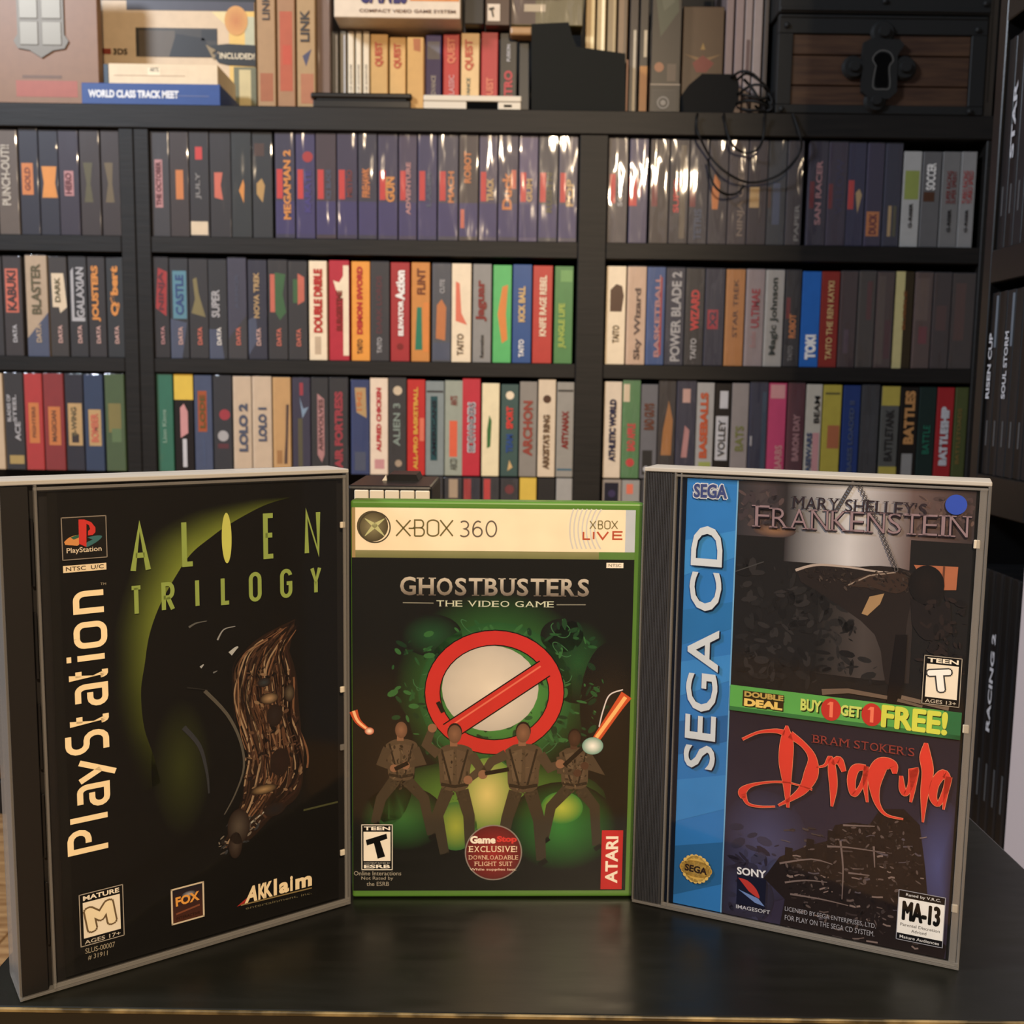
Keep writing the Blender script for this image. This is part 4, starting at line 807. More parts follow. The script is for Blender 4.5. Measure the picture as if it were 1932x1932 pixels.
R1R=[(1147,1184,260,(70,62,66),'red patch, white glare',[reds,T('SOLO','silver',.35,.6,.5,.75)],1),(1187,1222,262,(66,60,92),'red patch, pink stripe',[Rr('hotred',.0,.36,.42,.64),Rr('rose',.5,.45,.66,.62)],1),
 (1226,1262,263,(56,44,40),'dull red patch',[Rr('darkred',.1,.36,.4,.62)],1),(1263,1299,264,(50,42,44),'red letters, tan stripe',[T('SUPER','hotred',.3,.64,.2,.5),Rr((120,106,84),.55,.05,.85,.95)],1),
 (1300,1336,264,(46,42,52),'faint grey lettering',[T('TETRIS','slate',.04,.34,.3,.7),Rr('darkred',.05,.36,.35,.6)],1),(1337,1373,265,(48,40,48),'orange emblem',[Pg('orange',(.2,.34),(.5,.34),(.6,.6),(.3,.68),(.15,.5))],1),
 (1374,1410,265,(64,54,56),'tall pale lettering',[T('NINJA CREED',(150,132,116),.08,.84,.5,.9,.03)],1),(1411,1447,266,(48,36,42),'tan patch',[Rr('tan',.1,.36,.6,.56)],1),
 (1448,1483,266,(44,50,56),'teal and rust marks',[Rr('slate',.3,.2,.7,.6),Rr('brown',.04,.36,.2,.56)],1),(1484,1514,267,(52,46,50),'grey side lettering',[T('PAPER','grey',.04,.4,.55,.85)],1),
 (1524,1560,267,(48,40,56),'red patch, pink lettering',[Rr('darkred',.1,.36,.34,.62),T('SAN RACER','rose',.2,.82,.4,.72)],1),(1561,1597,268,(54,40,60),'violet wide lettering',[T('VILLOW','purple',.3,.84,.4,.85),Rr('darkred',.06,.36,.28,.6)],1),
 (1598,1632,269,(32,32,70),'red patch, cream figure',[Rr('hotred',.08,.36,.4,.64),Pg('tan',(.5,.52),(.64,.32),(.86,.5),(.7,.56))],1),(1634,1666,270,(44,34,66),'orange label near the foot',[Rr('orange',.1,.1,.86,.34),T('DUCK','darkred',.12,.32,.25,.7)],1),
 (1668,1700,271,(34,36,60),'tan and olive lower strips',[Rr('tan',.3,.1,.5,.4),Rr('olive',.6,.1,.8,.4)],1),
 (1703,1737,285,'lightgrey','yellow-green panel',[Rr((150,160,80),.1,.5,.9,.8),T('G-RISER','charcoal',.2,.46,.4,.6)],0),
 (1739,1774,286,(110,108,108),'white upper lettering',[T('SOCCER',WH,.6,.88,.2,.7),Rr('rust' if 'rust' in PAL else 'brown',.1,.48,.7,.58)],0),
 (1776,1810,286,(128,126,124),'pink line lettering',[T('SUPER RACING','darkred',.46,.8,.25,.5,0),T('SUPER SPRINT','darkred',.46,.8,.55,.8,0),T('G-RISER','charcoal',.16,.4,.4,.6)],0),
 (1811,1840,286,(150,148,146),'two pink text columns',[T('TURBO RACING','red',.46,.8,.15,.45,0),T('TURBO SPEED','red',.46,.8,.5,.8,0),T('G-RISER','charcoal',.16,.4,.4,.6)],0)]
LG=lambda c='rose': T('DATA',c,.14,.32,.42,.66,.04)
R2L=[(-26,6,484,'charcoal','no visible mark',[],1),(8,43,484,(60,52,50),'burnt orange lettering block',[Rr('salmon',.1,.44,.8,.88),T('KABUKI','darkbrown',.46,.86,.2,.7),LG('silver')],1),
 (50,91,482,'beige','dark slanting corner',[Pg('slate',(0,0),(1,0),(1,.44),(0,.18)),T('BLASTER','olive',.42,.92,.25,.7),LG('beige')],1),
 (94,128,485,(64,58,52),'cream lettering block',[Pg('cream',(.15,.5),(.5,.5),(.56,.44),(.95,.5),(.8,.84),(.12,.84)),T('DARK','olive',.55,.8,.3,.6),LG('palepink')],1),
 (131,165,485,(40,42,44),'white outlined lettering',[Pg('silver',(.1,.86),(.25,.9),(.25,.4),(.85,.4),(.85,.36),(.1,.36)),T('GALAXIAN','silver',.4,.9,.4,.85),LG('palepink')],1),
 (167,200,486,(46,42,42),'orange-yellow lettering',[T('JOUSTERS','amber',.36,.92,.2,.7,.05),LG('palepink')],1),(202,238,487,(34,46,50),'yellow bubble lettering',[T('Q*bert','amber',.42,.92,.2,.75,.06),LG('palepink')],1)]
R2C=[(287,320,486,(34,30,30),'red slanted lettering',[Pg('red',(.1,.5),(.8,.42),(.9,.86),(.3,.9)),T('NINJA','maroon',.48,.86,.3,.75),LG('rose')],1),(321,356,488,(40,46,52),'sky blue block',[Rr('cyan',.15,.4,.9,.88),T('CASTLE','blue',.44,.84,.3,.75),Pg('slate',(0,0),(.6,0),(.9,.36),(0,.4)),LG('palepink')],1),
 (357,393,489,'charcoal','olive sweeping emblem',[Pg((150,138,84),(.1,.46),(.85,.42),(.5,.66),(.4,.82),(.2,.8),(.3,.6)),LG('salmon')],1),(394,429,490,(40,44,48),'grey script lettering',[T('SUPER','silver',.42,.7,.15,.6,.03),Pg('slate',(0,0),(.8,0),(.6,.3),(0,.3)),LG('white')],1),
 (430,466,487,(74,74,96),'diagonal dark corner',[Pg('darkgrey',(0,0),(1,0),(1,.44),(0,.2)),T('ARMOR','slate',.5,.84,.4,.6,0),LG('salmon')],1),(468,504,491,(40,44,70),'tan and blue lettering',[T('NOVA TREK','tan',.42,.88,.3,.6),Pg('slate',(0,.04),(.5,.2),(.4,.44),(0,.4)),LG('palepink')],1),
 (506,543,491,'charcoal','green ragged emblem',[Rr('salmon',.1,.48,.34,.86),Pg('green',(.35,.88),(.9,.86),(.75,.66),(.92,.48),(.6,.4),(.36,.48)),LG('salmon')],1),(544,580,493,'charcoal','salmon block, green edge',[Pg('salmon',(.5,.56),(.85,.6),(.85,.84),(.5,.88)),Rr('green',.25,.58,.5,.82),LG('salmon')],1),
 (583,617,492,'cream','dark red lettering',[T('DOUBLE DRIBLE','red',.28,.92,.25,.75,.06),Rr('beige',.3,.06,.66,.24)],0),(621,659,491,'crimson','white star shape',[Rr('cream',.7,.05,.98,.95),Pg('cream',(.2,.8),(.5,.78),(.8,.88),(.9,.66),(.5,.6)),T('BURGERTIME','darkred',.3,.7,.35,.65,.05)],0),
 (663,698,493,'amber','brown block lettering',[T('DEMON SWORD','red',.27,.95,.28,.6,.06),T('TAITO','brown',.07,.22,.3,.6)],0),(699,735,494,(54,52,56),'dull red lettering',[T('DARK LORDS','maroon',.28,.86,.3,.6),T('TAITO','silver',.08,.24,.34,.6)],1),
 (737,773,495,(176,44,50),'white slanting lettering',[T('ELEVATOR',WH,.26,.62,.4,.68,.06),T('Action',WH,.62,.92,.25,.75,.06),O('darkred',.5,.15,.18)],0),(776,811,495,(210,142,60),'orange and teal scene',[T('FLINT',(120,60,30),.68,.94,.3,.75),Pg('teal',(.2,.12),(.6,.12),(.55,.55),(.3,.55)),Rr('orange',.65,.1,.95,.6)],0),
 (815,851,497,(92,96,106),'orange mottled centre',[Pg('orange',(.2,.24),(.7,.22),(.75,.56),(.5,.64),(.25,.58)),T('CUTE','silver',.7,.84,.4,.66),Rr('slate',.05,.02,.95,.2)],1),(852,889,497,'cream','orange wedge lettering',[Pg('salmon',(.2,.42),(.8,.38),(.5,.5),(.4,.8),(.2,.82)),T('TAITO',(110,90,70),.07,.29,.28,.62)],0),
 (892,927,498,'grey','dark red script',[T('Jaguar','darkred',.42,.84,.15,.75,.04),T('Renovation','charcoal',.05,.28,.4,.6)],0),(930,965,500,'mint','orange curved figure',[Pg('orange',(.5,.2),(.8,.24),(.7,.5),(.8,.8),(.5,.78),(.25,.5))],0),
 (967,1003,499,(40,90,150),'orange title, pale letters',[T('KICK BALL','tan',.42,.78,.3,.66,.05),T('TAITO',WH,.06,.24,.34,.62)],0),(1005,1042,501,(196,56,44),'white ragged lettering',[T('KNIFE RAGE REBEL','cream',.28,.9,.34,.7,.03)],0),
 (1046,1081,502,(88,144,84),'yellow-green lettering',[T('JUNGLE LIFE',(170,190,80),.16,.62,.22,.66,.04),Rr((120,170,100),.3,.84,.95,.96)],0)]
R2R=[(1143,1180,502,'cream','brown ornate badge',[Pg('brown',(.2,.54),(.8,.54),(.9,.7),(.8,.8),(.5,.82),(.2,.76)),T('TAITO',(110,90,60),.22,.4,.35,.7)],0),(1182,1218,503,(226,196,170),'brown jagged script',[T('Sky Wizard','brown',.05,.78,.4,.82,.03)],1),
 (1219,1254,504,(50,96,160),'red and white stripe',[T('BASKETBALL','rose',.08,.92,.45,.75,.03),Rr('red',.72,.1,.84,.9)],1),(1255,1291,505,(48,52,76),'tall silver lettering',[T('POWER BLADE 2','silver',.04,.96,.3,.82,.03)],1),
 (1292,1328,506,(48,42,38),'red gold vertical title',[T('WIZARD','hotred',.36,.78,.3,.75,.05),T('TAITO','silver',.06,.28,.34,.65)],1),(1329,1366,507,(46,48,74),'crimson square title',[Rr('crimson',.15,.38,.7,.58),T('X2','navy',.4,.56,.25,.6)],1),
 (1368,1404,508,(204,142,64),'faint brown lettering',[T('STAR TREK','brown',.3,.9,.4,.65,0)],1),(1406,1441,508,(172,158,160),'maroon jagged title',[T('ULTIMAE','crimson',.4,.8,.3,.75,.02),T('Exodus','rose',.2,.36,.3,.6,0)],1),
 (1442,1478,509,(190,188,184),'dark green script',[T('Magic Johnson','darkgreen',.12,.92,.3,.75,.03)],1),(1480,1510,510,'dark','orange title, pale foot',[T('ROBOT','orange',.3,.55,.3,.75,.05),Rr('darkred',.1,.5,.35,.72),T('TAITO','grey',.06,.22,.3,.6)],1),
 (1512,1547,512,(30,112,190),'white bubbly lettering',[T('TOKI',WH,.08,.34,.25,.85,.07)],0),(1548,1582,512,(150,50,40),'tan narrow lettering',[T('TAITO THE REN KAYKI','tan',.08,.9,.35,.7,.02)],0),
 (1584,1616,512,(84,56,48),'mauve lower smear',[Rr((110,84,96),.3,.15,.6,.4)],1),(1618,1650,512,(82,70,56),'dim red upper stripe',[Rr((110,50,40),.5,.5,.8,.9)],1),(1652,1685,513,(92,66,52),'brown and red halves',[Rr((110,90,74),.1,.04,.5,.96),Rr((100,40,40),.55,.1,.9,.5)],1),
 (1687,1722,512,(64,52,30),'cream left stripe',[Rr((200,188,130),.0,.0,.5,1),T('BUBBLE',(140,90,40),.4,.8,.45,.62)],0),(1724,1757,514,(106,78,64),'pink-red lower panel',[Rr((140,50,56),.3,.26,.8,.44),Rr((126,100,84),.1,.5,.8,.94)],1),
 (1759,1792,515,(70,48,36),'rusty middle band',[Rr((100,56,40),.2,.4,.8,.66)],1),(1794,1838,516,(72,54,38),'broad rust column',[Rr((104,62,42),.15,.3,.6,.9)],1)]
R3L=[(-18,7,704,'beige','plain pale spine',[],0),(10,46,704,'charcoal','white stacked lettering',[T('BLADES OF','silver',.5,.78,.12,.32),T('STEEL','silver',.5,.78,.42,.62),T('ACE','silver',.3,.5,.5,.8),Rr((196,170,96),.15,.06,.92,.15)],1),
 (48,82,705,(200,44,36),'long tan patch',[Rr('orange',.2,.28,.78,.70),T('FIGHTERS',(150,90,20),.34,.66,.38,.58)],1),(84,122,705,(160,34,32),'short tan patch',[Rr('orange',.2,.26,.8,.66),T('MAGICIAN',(130,80,20),.30,.62,.36,.6)],1),
 (124,158,706,'darknavy','cream patch, dark letters',[Rr('tan',.12,.26,.9,.7),T('B-WING','olive',.36,.66,.3,.6),Rr('darkbrown',.3,.29,.7,.38)],1),(160,196,707,(36,70,110),'cream patch, orange letters',[Rr('tan',.2,.26,.86,.64),T('BOMBER','salmon',.30,.6,.32,.72)],1),(199,236,706,(84,112,64),'olive faded emblem',[Rr((150,140,70),.15,.4,.8,.7),Rr((110,140,90),.3,.3,.8,.44)],1)]
R3C=[(290,327,706,'teal','pale script lettering',[T('Lion Kings',(150,190,170),.3,.64,.3,.65,.02)],1),(329,365,706,(40,34,34),'yellow top panel',[Rr('yellow',0,.74,1,1),Pg('rose',(.3,.35),(.7,.4),(.7,.62),(.5,.7),(.3,.66)),Rr('silver',.4,.05,.62,.34)],0),
 (367,401,708,(84,94,120),'rust upper patch',[Rr((170,90,50),.2,.42,.7,.84),T('LODE','olive',.46,.8,.3,.6),Rr('slate',.45,.06,.6,.34)],0),(403,438,709,(40,44,52),'red ring, grey ball',[O('crimson',.6,.6,.3),O('silver',.5,.38,.3),Rr('maroon',.2,.25,.8,.3)],1),
 (440,475,710,(226,206,180),'short slate capitals ending in a two',[T('LOLO 2','slate',.22,.72,.3,.8,.06)],1),(476,513,710,(228,208,182),'short slate capitals ending in a one',[T('LOLO 1','slate',.33,.68,.3,.75,.06)],1),
 (515,549,712,(222,180,116),'brown curved strip',[Pg('brown',(.6,.1),(.78,.1),(.9,.72),(.74,.72),(.7,.4)),Rr((190,140,70),.2,.1,.5,.24)],1),(552,586,713,(56,50,84),'white star, tan base',[Pg('paleblue',(.4,.8),(.6,.68),(.9,.7),(.55,.58)),Rr('crimson',.4,.82,.6,.95),Rr('olive',.3,.05,.55,.58)],1),
 (587,620,713,(32,34,34),'pink jagged lettering',[Pg('rose',(.35,.84),(.75,.78),(.75,.2),(.6,.12),(.35,.2)),T('AIRWOLVES',(90,30,36),.24,.78,.42,.68,.02)],1),(621,657,713,(34,34,34),'crimson long lettering',[T('AIR FORTRESS','crimson',.06,.86,.28,.72,.05)],1),
 (662,697,717,(36,68,130),'tan upper emblem',[Pg('tan',(.2,.92),(.8,.92),(.85,.6),(.3,.66)),T('1942','orange',.68,.88,.3,.6),Rr('slate',.2,.04,.8,.24)],1),(698,732,713,(232,212,190),'maroon capitals',[T('ALFRED CHICKEN','crimson',.24,.9,.35,.62,.05),Rr('rose',.25,.06,.8,.16)],0),
 (733,767,713,(48,44,38),'pale seal, grey capitals',[O('cream',.5,.87,.26),T('ALIEN 3',(160,180,170),.3,.74,.25,.65,.02),O('beige',.55,.12,.2)],1),(768,802,716,(200,36,30),'yellow and red lettering',[T('ALL-PRO BASKETBALL',(220,170,50),.06,.92,.35,.6,.05),Rr('salmon',.7,.36,.95,.6)],0),
 (803,838,719,(140,150,150),'dark teal text panel',[Rr((24,84,90),.26,.16,.64,.84),T('AMERICANS','darknavy',.2,.8,.34,.56),Rr('darkgrey',.05,.88,.95,.9)],0),(839,873,718,(162,168,154),'orange upright panel',[Rr((226,104,64),.26,.2,.7,.58),T('ANTS','darkred',.74,.84,.3,.7,.02),T('ABCD','charcoal',.06,.18,.3,.7,0)],0),
 (872,906,714,(200,36,62),'silver outlined lettering',[T('SIDEWINDERS','silver',.24,.76,.28,.75,.06),T('SIDEWINDERS','slate',.25,.75,.36,.68,.0)],0),(909,942,723,(238,224,184),'green small emblem',[Pg('green',(.3,.3),(.5,.32),(.56,.6),(.42,.66),(.3,.5))],0),
 (945,978,725,(70,98,94),'red and blue lettering',[O('cream',.5,.88,.24),T('SPORT','hotred',.52,.76,.3,.7,.05),T('TEAM','blue',.26,.46,.3,.7,.05),Pg('tan',(.4,.06),(.7,.1),(.5,.18))],0),(980,1013,720,(150,144,136),'large rust-red capitals',[T('ARCHON',(160,70,56),.22,.80,.2,.75,.04)],0),
 (1015,1048,716,(222,204,178),'brown text, dark emblem',[T("ARKISTA'S RING",(110,84,60),.08,.64,.28,.68,.05),O('brown',.5,.8,.24)],0),(1050,1083,721,(160,156,148),'red creature-like lettering',[T('ASTYANAX','darkred',.3,.7,.3,.7,.05),Rr('charcoal',.05,.9,.95,.92),Rr((60,110,130),.05,.07,.95,.09)],0)]
R3R=[(1139,1172,720,(222,206,184),'narrow navy capitals',[T('ATHLETIC WORLD','navy',.17,.82,.3,.7,.07)],0),(1173,1207,717,(92,150,90),'red lettering, strawberry',[Rr('cream',.05,.78,.4,.96),T('BAD APPLE','hotred',.28,.56,.3,.75,.05),O('hotred',.5,.16,.24)],1),
 (1208,1240,725,(112,112,118),'brown letters, dark square',[T('BAD GUYS',(110,60,40),.52,.8,.2,.8,.04),Rr('charcoal',.15,.04,.75,.3),O('silver',.4,.1,.18)],0),(1241,1274,717,(52,40,28),'golden molten lettering',[Pg((190,130,40),(.2,.24),(.8,.24),(.85,.6),(.6,.8),(.3,.5))],1),
 (1275,1312,717,(50,50,78),'rose figure, pale top',[Rr('palepink',.3,.78,.7,.92),Pg('rose',(.3,.22),(.6,.22),(.7,.5),(.45,.55))],1),(1313,1346,722,(170,168,166),'orange rising lettering',[T('BASEBALLS',(196,90,40),.22,.9,.2,.66,.05),Rr((160,170,90),.2,.02,.9,.18)],0),
 (1347,1378,723,(36,30,30),'white block lettering',[Rr('silver',.1,.2,.85,.66),T('VOLLEY','charcoal',.24,.62,.25,.7,.02),Rr('silver',.3,.74,.8,.92),Rr('crimson',.1,.02,.7,.1)],0),(1379,1411,723,(150,142,140),'faint olive lettering',[T('BATS',(126,130,70),.3,.56,.25,.75,.02)],0),
 (1412,1447,720,(38,44,78),'teal edge stripe',[Rr((50,84,110),.7,.1,.92,.9),Rr('silver',.1,.35,.2,.45)],1),(1448,1482,722,(196,70,116),'pale pink lettering',[T('BARBS','rose',.1,.36,.45,.85,.02),Rr('rose',.1,.84,.9,.98)],0),
 (1484,1517,721,(112,30,46),'rose outlined lettering',[T('BARON DAY','rose',.2,.68,.35,.75,.05)],1),(1519,1549,725,(196,188,172),'grey curly lettering',[T('BASEWARS','slate',.04,.5,.1,.45,.04),T('BEAM','charcoal',.6,.88,.5,.85,.02),Rr('rose',.5,.04,.9,.5)],0),
 (1551,1586,726,(186,170,56),'rust lower panel',[Rr((180,110,70),.3,.34,.95,.58),Rr('olive',.1,.9,.9,.92)],0),(1589,1621,727,(40,66,124),'grey thin lettering',[T('BASES LOADED II','slate',.1,.84,.35,.65,.03)],0),
 (1623,1657,727,(36,40,42),'barely visible grey frame',[Rr((50,54,58),.1,.3,.8,.7)],1),(1661,1695,729,(96,96,92),'yellow head and foot',[Rr((184,168,66),0,.8,1,1),Rr((184,168,66),0,0,1,.16),T('BATTLETANK','charcoal',.22,.76,.25,.7,.02)],0),
 (1697,1731,730,(32,26,22),'golden wavy lettering',[T('BATTLES',(190,140,80),.4,.96,.22,.8,.06),Rr('grey',.2,.04,.8,.3)],0),(1732,1764,730,(28,52,48),'teal dim lettering',[T('BATTLE','teal',.3,.6,.3,.7,0)],0),
 (1766,1798,731,(170,24,34),'bold white capitals',[T('BATTLESHIP','silver',.18,.8,.25,.75,.08)],0),(1800,1835,731,(84,92,48),'tan small lettering',[T('BATTLETOADS',(150,120,60),.2,.78,.2,.5,0)],0)]
R4C=[(690,725,898,'charcoal','left behind the cream keys',[],1),(728,762,898,'dark','behind the cream keys',[],1),(765,800,899,'charcoal','just right of the keys',[],1),
 (803,836,900,'charcoal','wholly black top',[],1),(838,872,902,'charcoal','tan block',[Rr('beige',.25,.80,.75,.99)],1),(873,907,902,(60,28,28),'red stripes',[Rr('red',.05,.78,.45,.99),Rr('darknavy',.45,.78,.95,.99)],1),(909,942,902,'charcoal','bright red bar',[Rr('hotred',.1,.78,.48,.99)],1),
 (944,978,903,'charcoal','round red mark',[O('darkred',.5,.89,.26)],1),(980,1012,899,'yellow','plain yellow top',[],0),(1014,1047,902,'charcoal','empty black top',[],0),(1049,1083,902,(170,168,164),'plain grey top',[],0)]
R4R=[(1136,1172,905,(160,150,140),'navy panel',[Rr('darknavy',.1,.76,.85,.97),O('purple',.5,.86,.2)],0),(1173,1207,906,(160,158,154),'small red letters',[Rr('salmon',.25,.86,.62,.96)],0),(1209,1243,906,'charcoal','black top beside grey one',[],1)]
def put_row(rows, ymid, zb, rowname, bay, Y=YS+.006, depth=.128):
    maxz = {'upper':ZT0,'middle':Z2[0],'lower':Z3[0],'bottom':ROW3B}[rowname]-.0022; lo,hi = BAY[{'left':0,'centre':1,'right':2}[bay]]
    for i,(x0,x1,yt,base,desc,els,sl) in enumerate(rows):
        X0,X1 = on_y(x0,ymid,Y).x, on_y(x1,ymid,Y).x; z1 = on_y((x0+x1)/2, yt, Y).z
        z1 = min(z1, maxz); X0 = max(X0, lo+.0004); X1 = min(X1, hi-.0004)
        g = 'game boxes on the %s row' % rowname
        bw = base if isinstance(base,str) else cname(base)
        bw = {'darkgrey':'dark grey','lightgrey':'light grey','darkred':'dark red','darkbrown':'dark brown','greygreen':'grey-green','brightblue':'bright blue','darknavy':'dark navy','darkpurple':'dark purple','dark':'blackish','charcoal':'black','darkteal':'dark teal','darkgreen':'dark green','palepink':'pale pink'}.get(bw,bw)
        lab = '%s game box, %s, %s in %s row, %s bay' % (bw, desc, ORD[i], rowname, bay)
        spine_box('game_box', X0+.0003, X1-.0003, Y+random.uniform(0,.002), zb+.0002, z1, depth, base, els, sl, lab, 'game box', g, rot=0)
def cname(c):
    import colorsys
    h,l,s = colorsys.rgb_to_hls(*[v/255 for v in c]); h*=360
    if s<.14: return 'black' if l<.2 else 'dark grey' if l<.4 else 'grey' if l<.7 else 'off-white'
    if l>.72: return 'cream' if 20<h<70 else 'pale'
    b = 'red' if h<14 or h>345 else 'brown' if h<45 and l<.4 else 'tan' if h<45 else 'yellow' if h<65 else 'green' if h<165 else 'teal' if h<195 else 'blue' if h<245 else 'purple' if h<300 else 'pink'
    return ('dark ' if l<.3 and b!='brown' else '')+b
R1R=[(a,b,y_,tuple(int(v*1.25) for v in (PAL[c] if isinstance(c,str) else c)) if k<15 else c,d_,e_,f_) for k,(a,b,y_,c,d_,e_,f_) in enumerate(R1R)]
put_row(R1L,355,Z2[1],'upper','left'); put_row(R1C,355,Z2[1],'upper','centre'); put_row(R1R,365,Z2[1],'upper','right')
put_row(R2L,590,Z3[1],'middle','left'); put_row(R2C,590,Z3[1],'middle','centre'); put_row(R2R,600,Z3[1],'middle','right')
put_row(R3L,800,ROW3B,'lower','left'); put_row(R3C,800,ROW3B,'lower','centre'); put_row(R3R,810,ROW3B,'lower','right')
put_row(R4C,935,Z4T,'bottom','centre'); put_row(R4R,935,Z4T,'bottom','right')

# ================================================================== THINGS ON THE TOP BOARD
ZB_ = ZT1+.0002
def fx(px, py, Y): return on_y(px,py,Y).x
def top_box(name, x0, x1, yt, Y, depth, base, els, sl, label, cat, group=None, zb=None, h=None, ym=100):
    X0,X1 = fx(x0,ym,Y), fx(x1,ym,Y); zb = ZB_ if zb is None else zb; z1 = zb+h if h else on_y((x0+x1)/2,yt,Y).z
    return spine_box(name, X0+.0003, X1-.0003, Y, zb, z1, depth, base, els, sl, label, cat, group, ch=.0012)
# tan gift box with a raised silver shield
r = top_box('gift_box', -22, 186, 0, 1.96, .02, (150,112,78), [Rr((176,96,72),.24,.10,.80,.21),Rr((120,88,62),.30,.225,.66,.245),O('brown',.34,.0,.0)], 0, 'large tan box with a raised silver shield, far left of the top board', 'box', h=.26)
cxm=.0; P=Print(y=-.0030)
def lx(px): return fx(px,60,1.96)-r.location.x
def lz(py): return on_y(80,py,1.96).z-r.location.z
prism('shield', [(lx(34),lz(-40)),(lx(122),lz(-40)),(lx(122),lz(66)),(lx(130),lz(78)),(lx(122),lz(92)),(lx(100),lz(96)),(lx(78),lz(110)),(lx(56),lz(96)),(lx(34),lz(92)),(lx(26),lz(78)),(lx(34),lz(66))], -.0030, 0, plain('pewter',(112,104,92),.45,.5,None,.4), r)
for (a,b,c,d) in ((39,-38,73,36),(81,-38,117,36),(39,42,73,86),(81,42,117,86)):
    box('shield_field', lx(a),lx(b if b>a else c),-.0042,-.003,lz(d),lz(b if b<0 else b),plain('pewter_field',(124,116,102),.4,.5,None,.4) if 'pewter_field' not in bpy.data.materials else bpy.data.materials['pewter_field'], r) if False else box('shield_field', lx(a),lx(c),-.0042,-.003,lz(d),lz(b),bpy.data.materials.get('pewter_field') or plain('pewter_field',(124,116,102),.4,.5,None,.4), r)
# console box
r = top_box('console_box', 190, 482, 0, 2.062, .07, (214,190,156), [], 0, 'white and yellow console box behind the blue box stack', 'box', h=.26)
g=lambda px:fx(px,60,2.062)-r.location.x; gz=lambda py:on_y(336,py,2.062).z-r.location.z
def gr(c,x0,y0,x1,y1,L,**k): P.rect(g(x0),gz(y1),g(x1),gz(y0),c,L,**k)
P=Print(y=-.0004); gr((80,78,88),240,-60,480,20,1); gr((34,30,28),190,-60,482,2,2); gr((226,190,96),432,20,480,205,1); P.poly([(g(400),gz(22)),(g(440),gz(20)),(g(440),gz(60))],(224,206,150),1); gr((190,190,160),462,30,480,84,2); gr((120,120,90),440,125,482,205,3); gr((206,190,140),450,130,472,200,4)
gr((70,64,56),256,53,410,108,3); gr((104,92,76),262,58,330,108,4); P.poly([(g(318),gz(108)),(g(332),gz(64)),(g(385),gz(72)),(g(404),gz(108))],(38,34,32),5); gr((44,42,40),380,56,410,76,5); P.build('printed_patch',M['card'],r)
P=Print(y=-.0018); P.poly([(g(388),gz(84)),(g(410),gz(92)),(g(400),gz(100)),(g(412),gz(108)),(g(402),gz(112))],(150,130,90),0); P.poly([(g(392),gz(86)),(g(430),gz(82)),(g(482),gz(84)),(g(482),gz(124)),(g(430),gz(122)),(g(412),gz(118)),(g(404),gz(108)),(g(414),gz(98))],(40,38,32),1)
P.text('3DS',(g(213),gz(105)),(g(240),gz(105)),.011,(60,44,34),.03,1); gr((150,64,40),192,94,209,104,1)
P.text('INCLUDED!',(g(414),gz(110)),(g(480),gz(111)),.011,(226,212,180),.02,2); P.build('title_lettering',M['card'],r)
P=Print(y=-.0012); P.ell(g(446),gz(38),.022,.027,(200,130,60),1,(214,160,80)); P.build('round_emblem',M['card'],r)
# stack of two flat boxes
d=.148
def flat_box(name, x0,x1,y0,y1,Y,depth,col,side,label,cat,lets=None,matn='card'):
    X0,X1=fx(x0,150,Y),fx(x1,150,Y); z0=on_y((x0+x1)/2,y1,Y).z; z1=on_y((x0+x1)/2,y0,Y).z
    r=empty(name,((X0+X1)/2,Y,z0)); tag(r,label,cat); hw=(X1-X0)/2
    box('body',-hw,hw,0,depth,0,z1-z0,M[matn],r,.001,PAL[col] if isinstance(col,str) else col); return r,hw,z1-z0
X0b=fx(153,150,1.905); 
r,hw,h=flat_box('game_box',153,415,150,191,1.905,d,(44,84,150),None,'blue flat game box, lower one of the stack at left of the top board','game box'); r.location.z=ZB_
P=Print(y=-.0004); P.text('WORLD CLASS TRACK MEET',(-hw+.012,h*.32),(-hw+.172,h*.32),h*.36,(226,228,232),.05); P.rect(hw*.30,h*.42,hw*.84,h*.46,(110,120,160)); P.build('title_lettering',M['card'],r)
bh=h
r,hw,h=flat_box('game_box',205,411,108,148,1.915,.12,(226,206,172),None,'cream flat box lying on the blue box','game box'); r.location.z=ZB_+bh+.0003
P=Print(y=-.0004); P.rect(-hw*.28,h*.45,-hw*.05,h*.8,(236,222,190)); P.text('ARTS',(-hw*.24,h*.62),(-hw*.08,h*.62),h*.2,(70,56,50),.02,2); P.rect(-hw*.9,h*.42,hw*.4,h*.45,(190,160,130)); P.build('title_lettering',M['card'],r)
box('dark_side',-hw-.009,-hw-.0005,0.001,.118,0,h-.001,M['card'],r,.0006,(60,80,96))
# tall spines
gt_='tall tan books on the top board'
top_box('book',485,520,0,1.915,.15,(176,142,100),[T('LINK TO LINK',(70,64,60),.50,.92,.3,.72,.02),Rr((170,106,66),.15,.04,.85,.2)],0,'tan book with dark capitals, first of three tall ones','book',gt_,h=.30)
top_box('book',523,557,0,1.915,.15,(170,130,92),[Rr((186,96,60),.15,.10,.85,.55),Rr((196,84,50),.3,.25,.8,.36)],0,'tan book with rust panel, second of three tall ones','book',gt_,h=.30)
top_box('book',560,595,0,1.915,.15,(178,148,104),[T('LINK',(70,64,60),.38,.56,.2,.7,.03),Pg((84,84,110),(.3,.3),(.8,.34),(.5,.24)),Rr((180,120,84),.2,.03,.9,.2)],0,'tan book with grey mark below dark capitals, third tall one','book',gt_,h=.30)
top_box('game_box',598,623,0,1.93,.12,(140,112,92),[],1,'tall shrink-wrapped box with bright wrinkles beside the tan books','game box',h=.30)
gs='slim cases under the white system box'
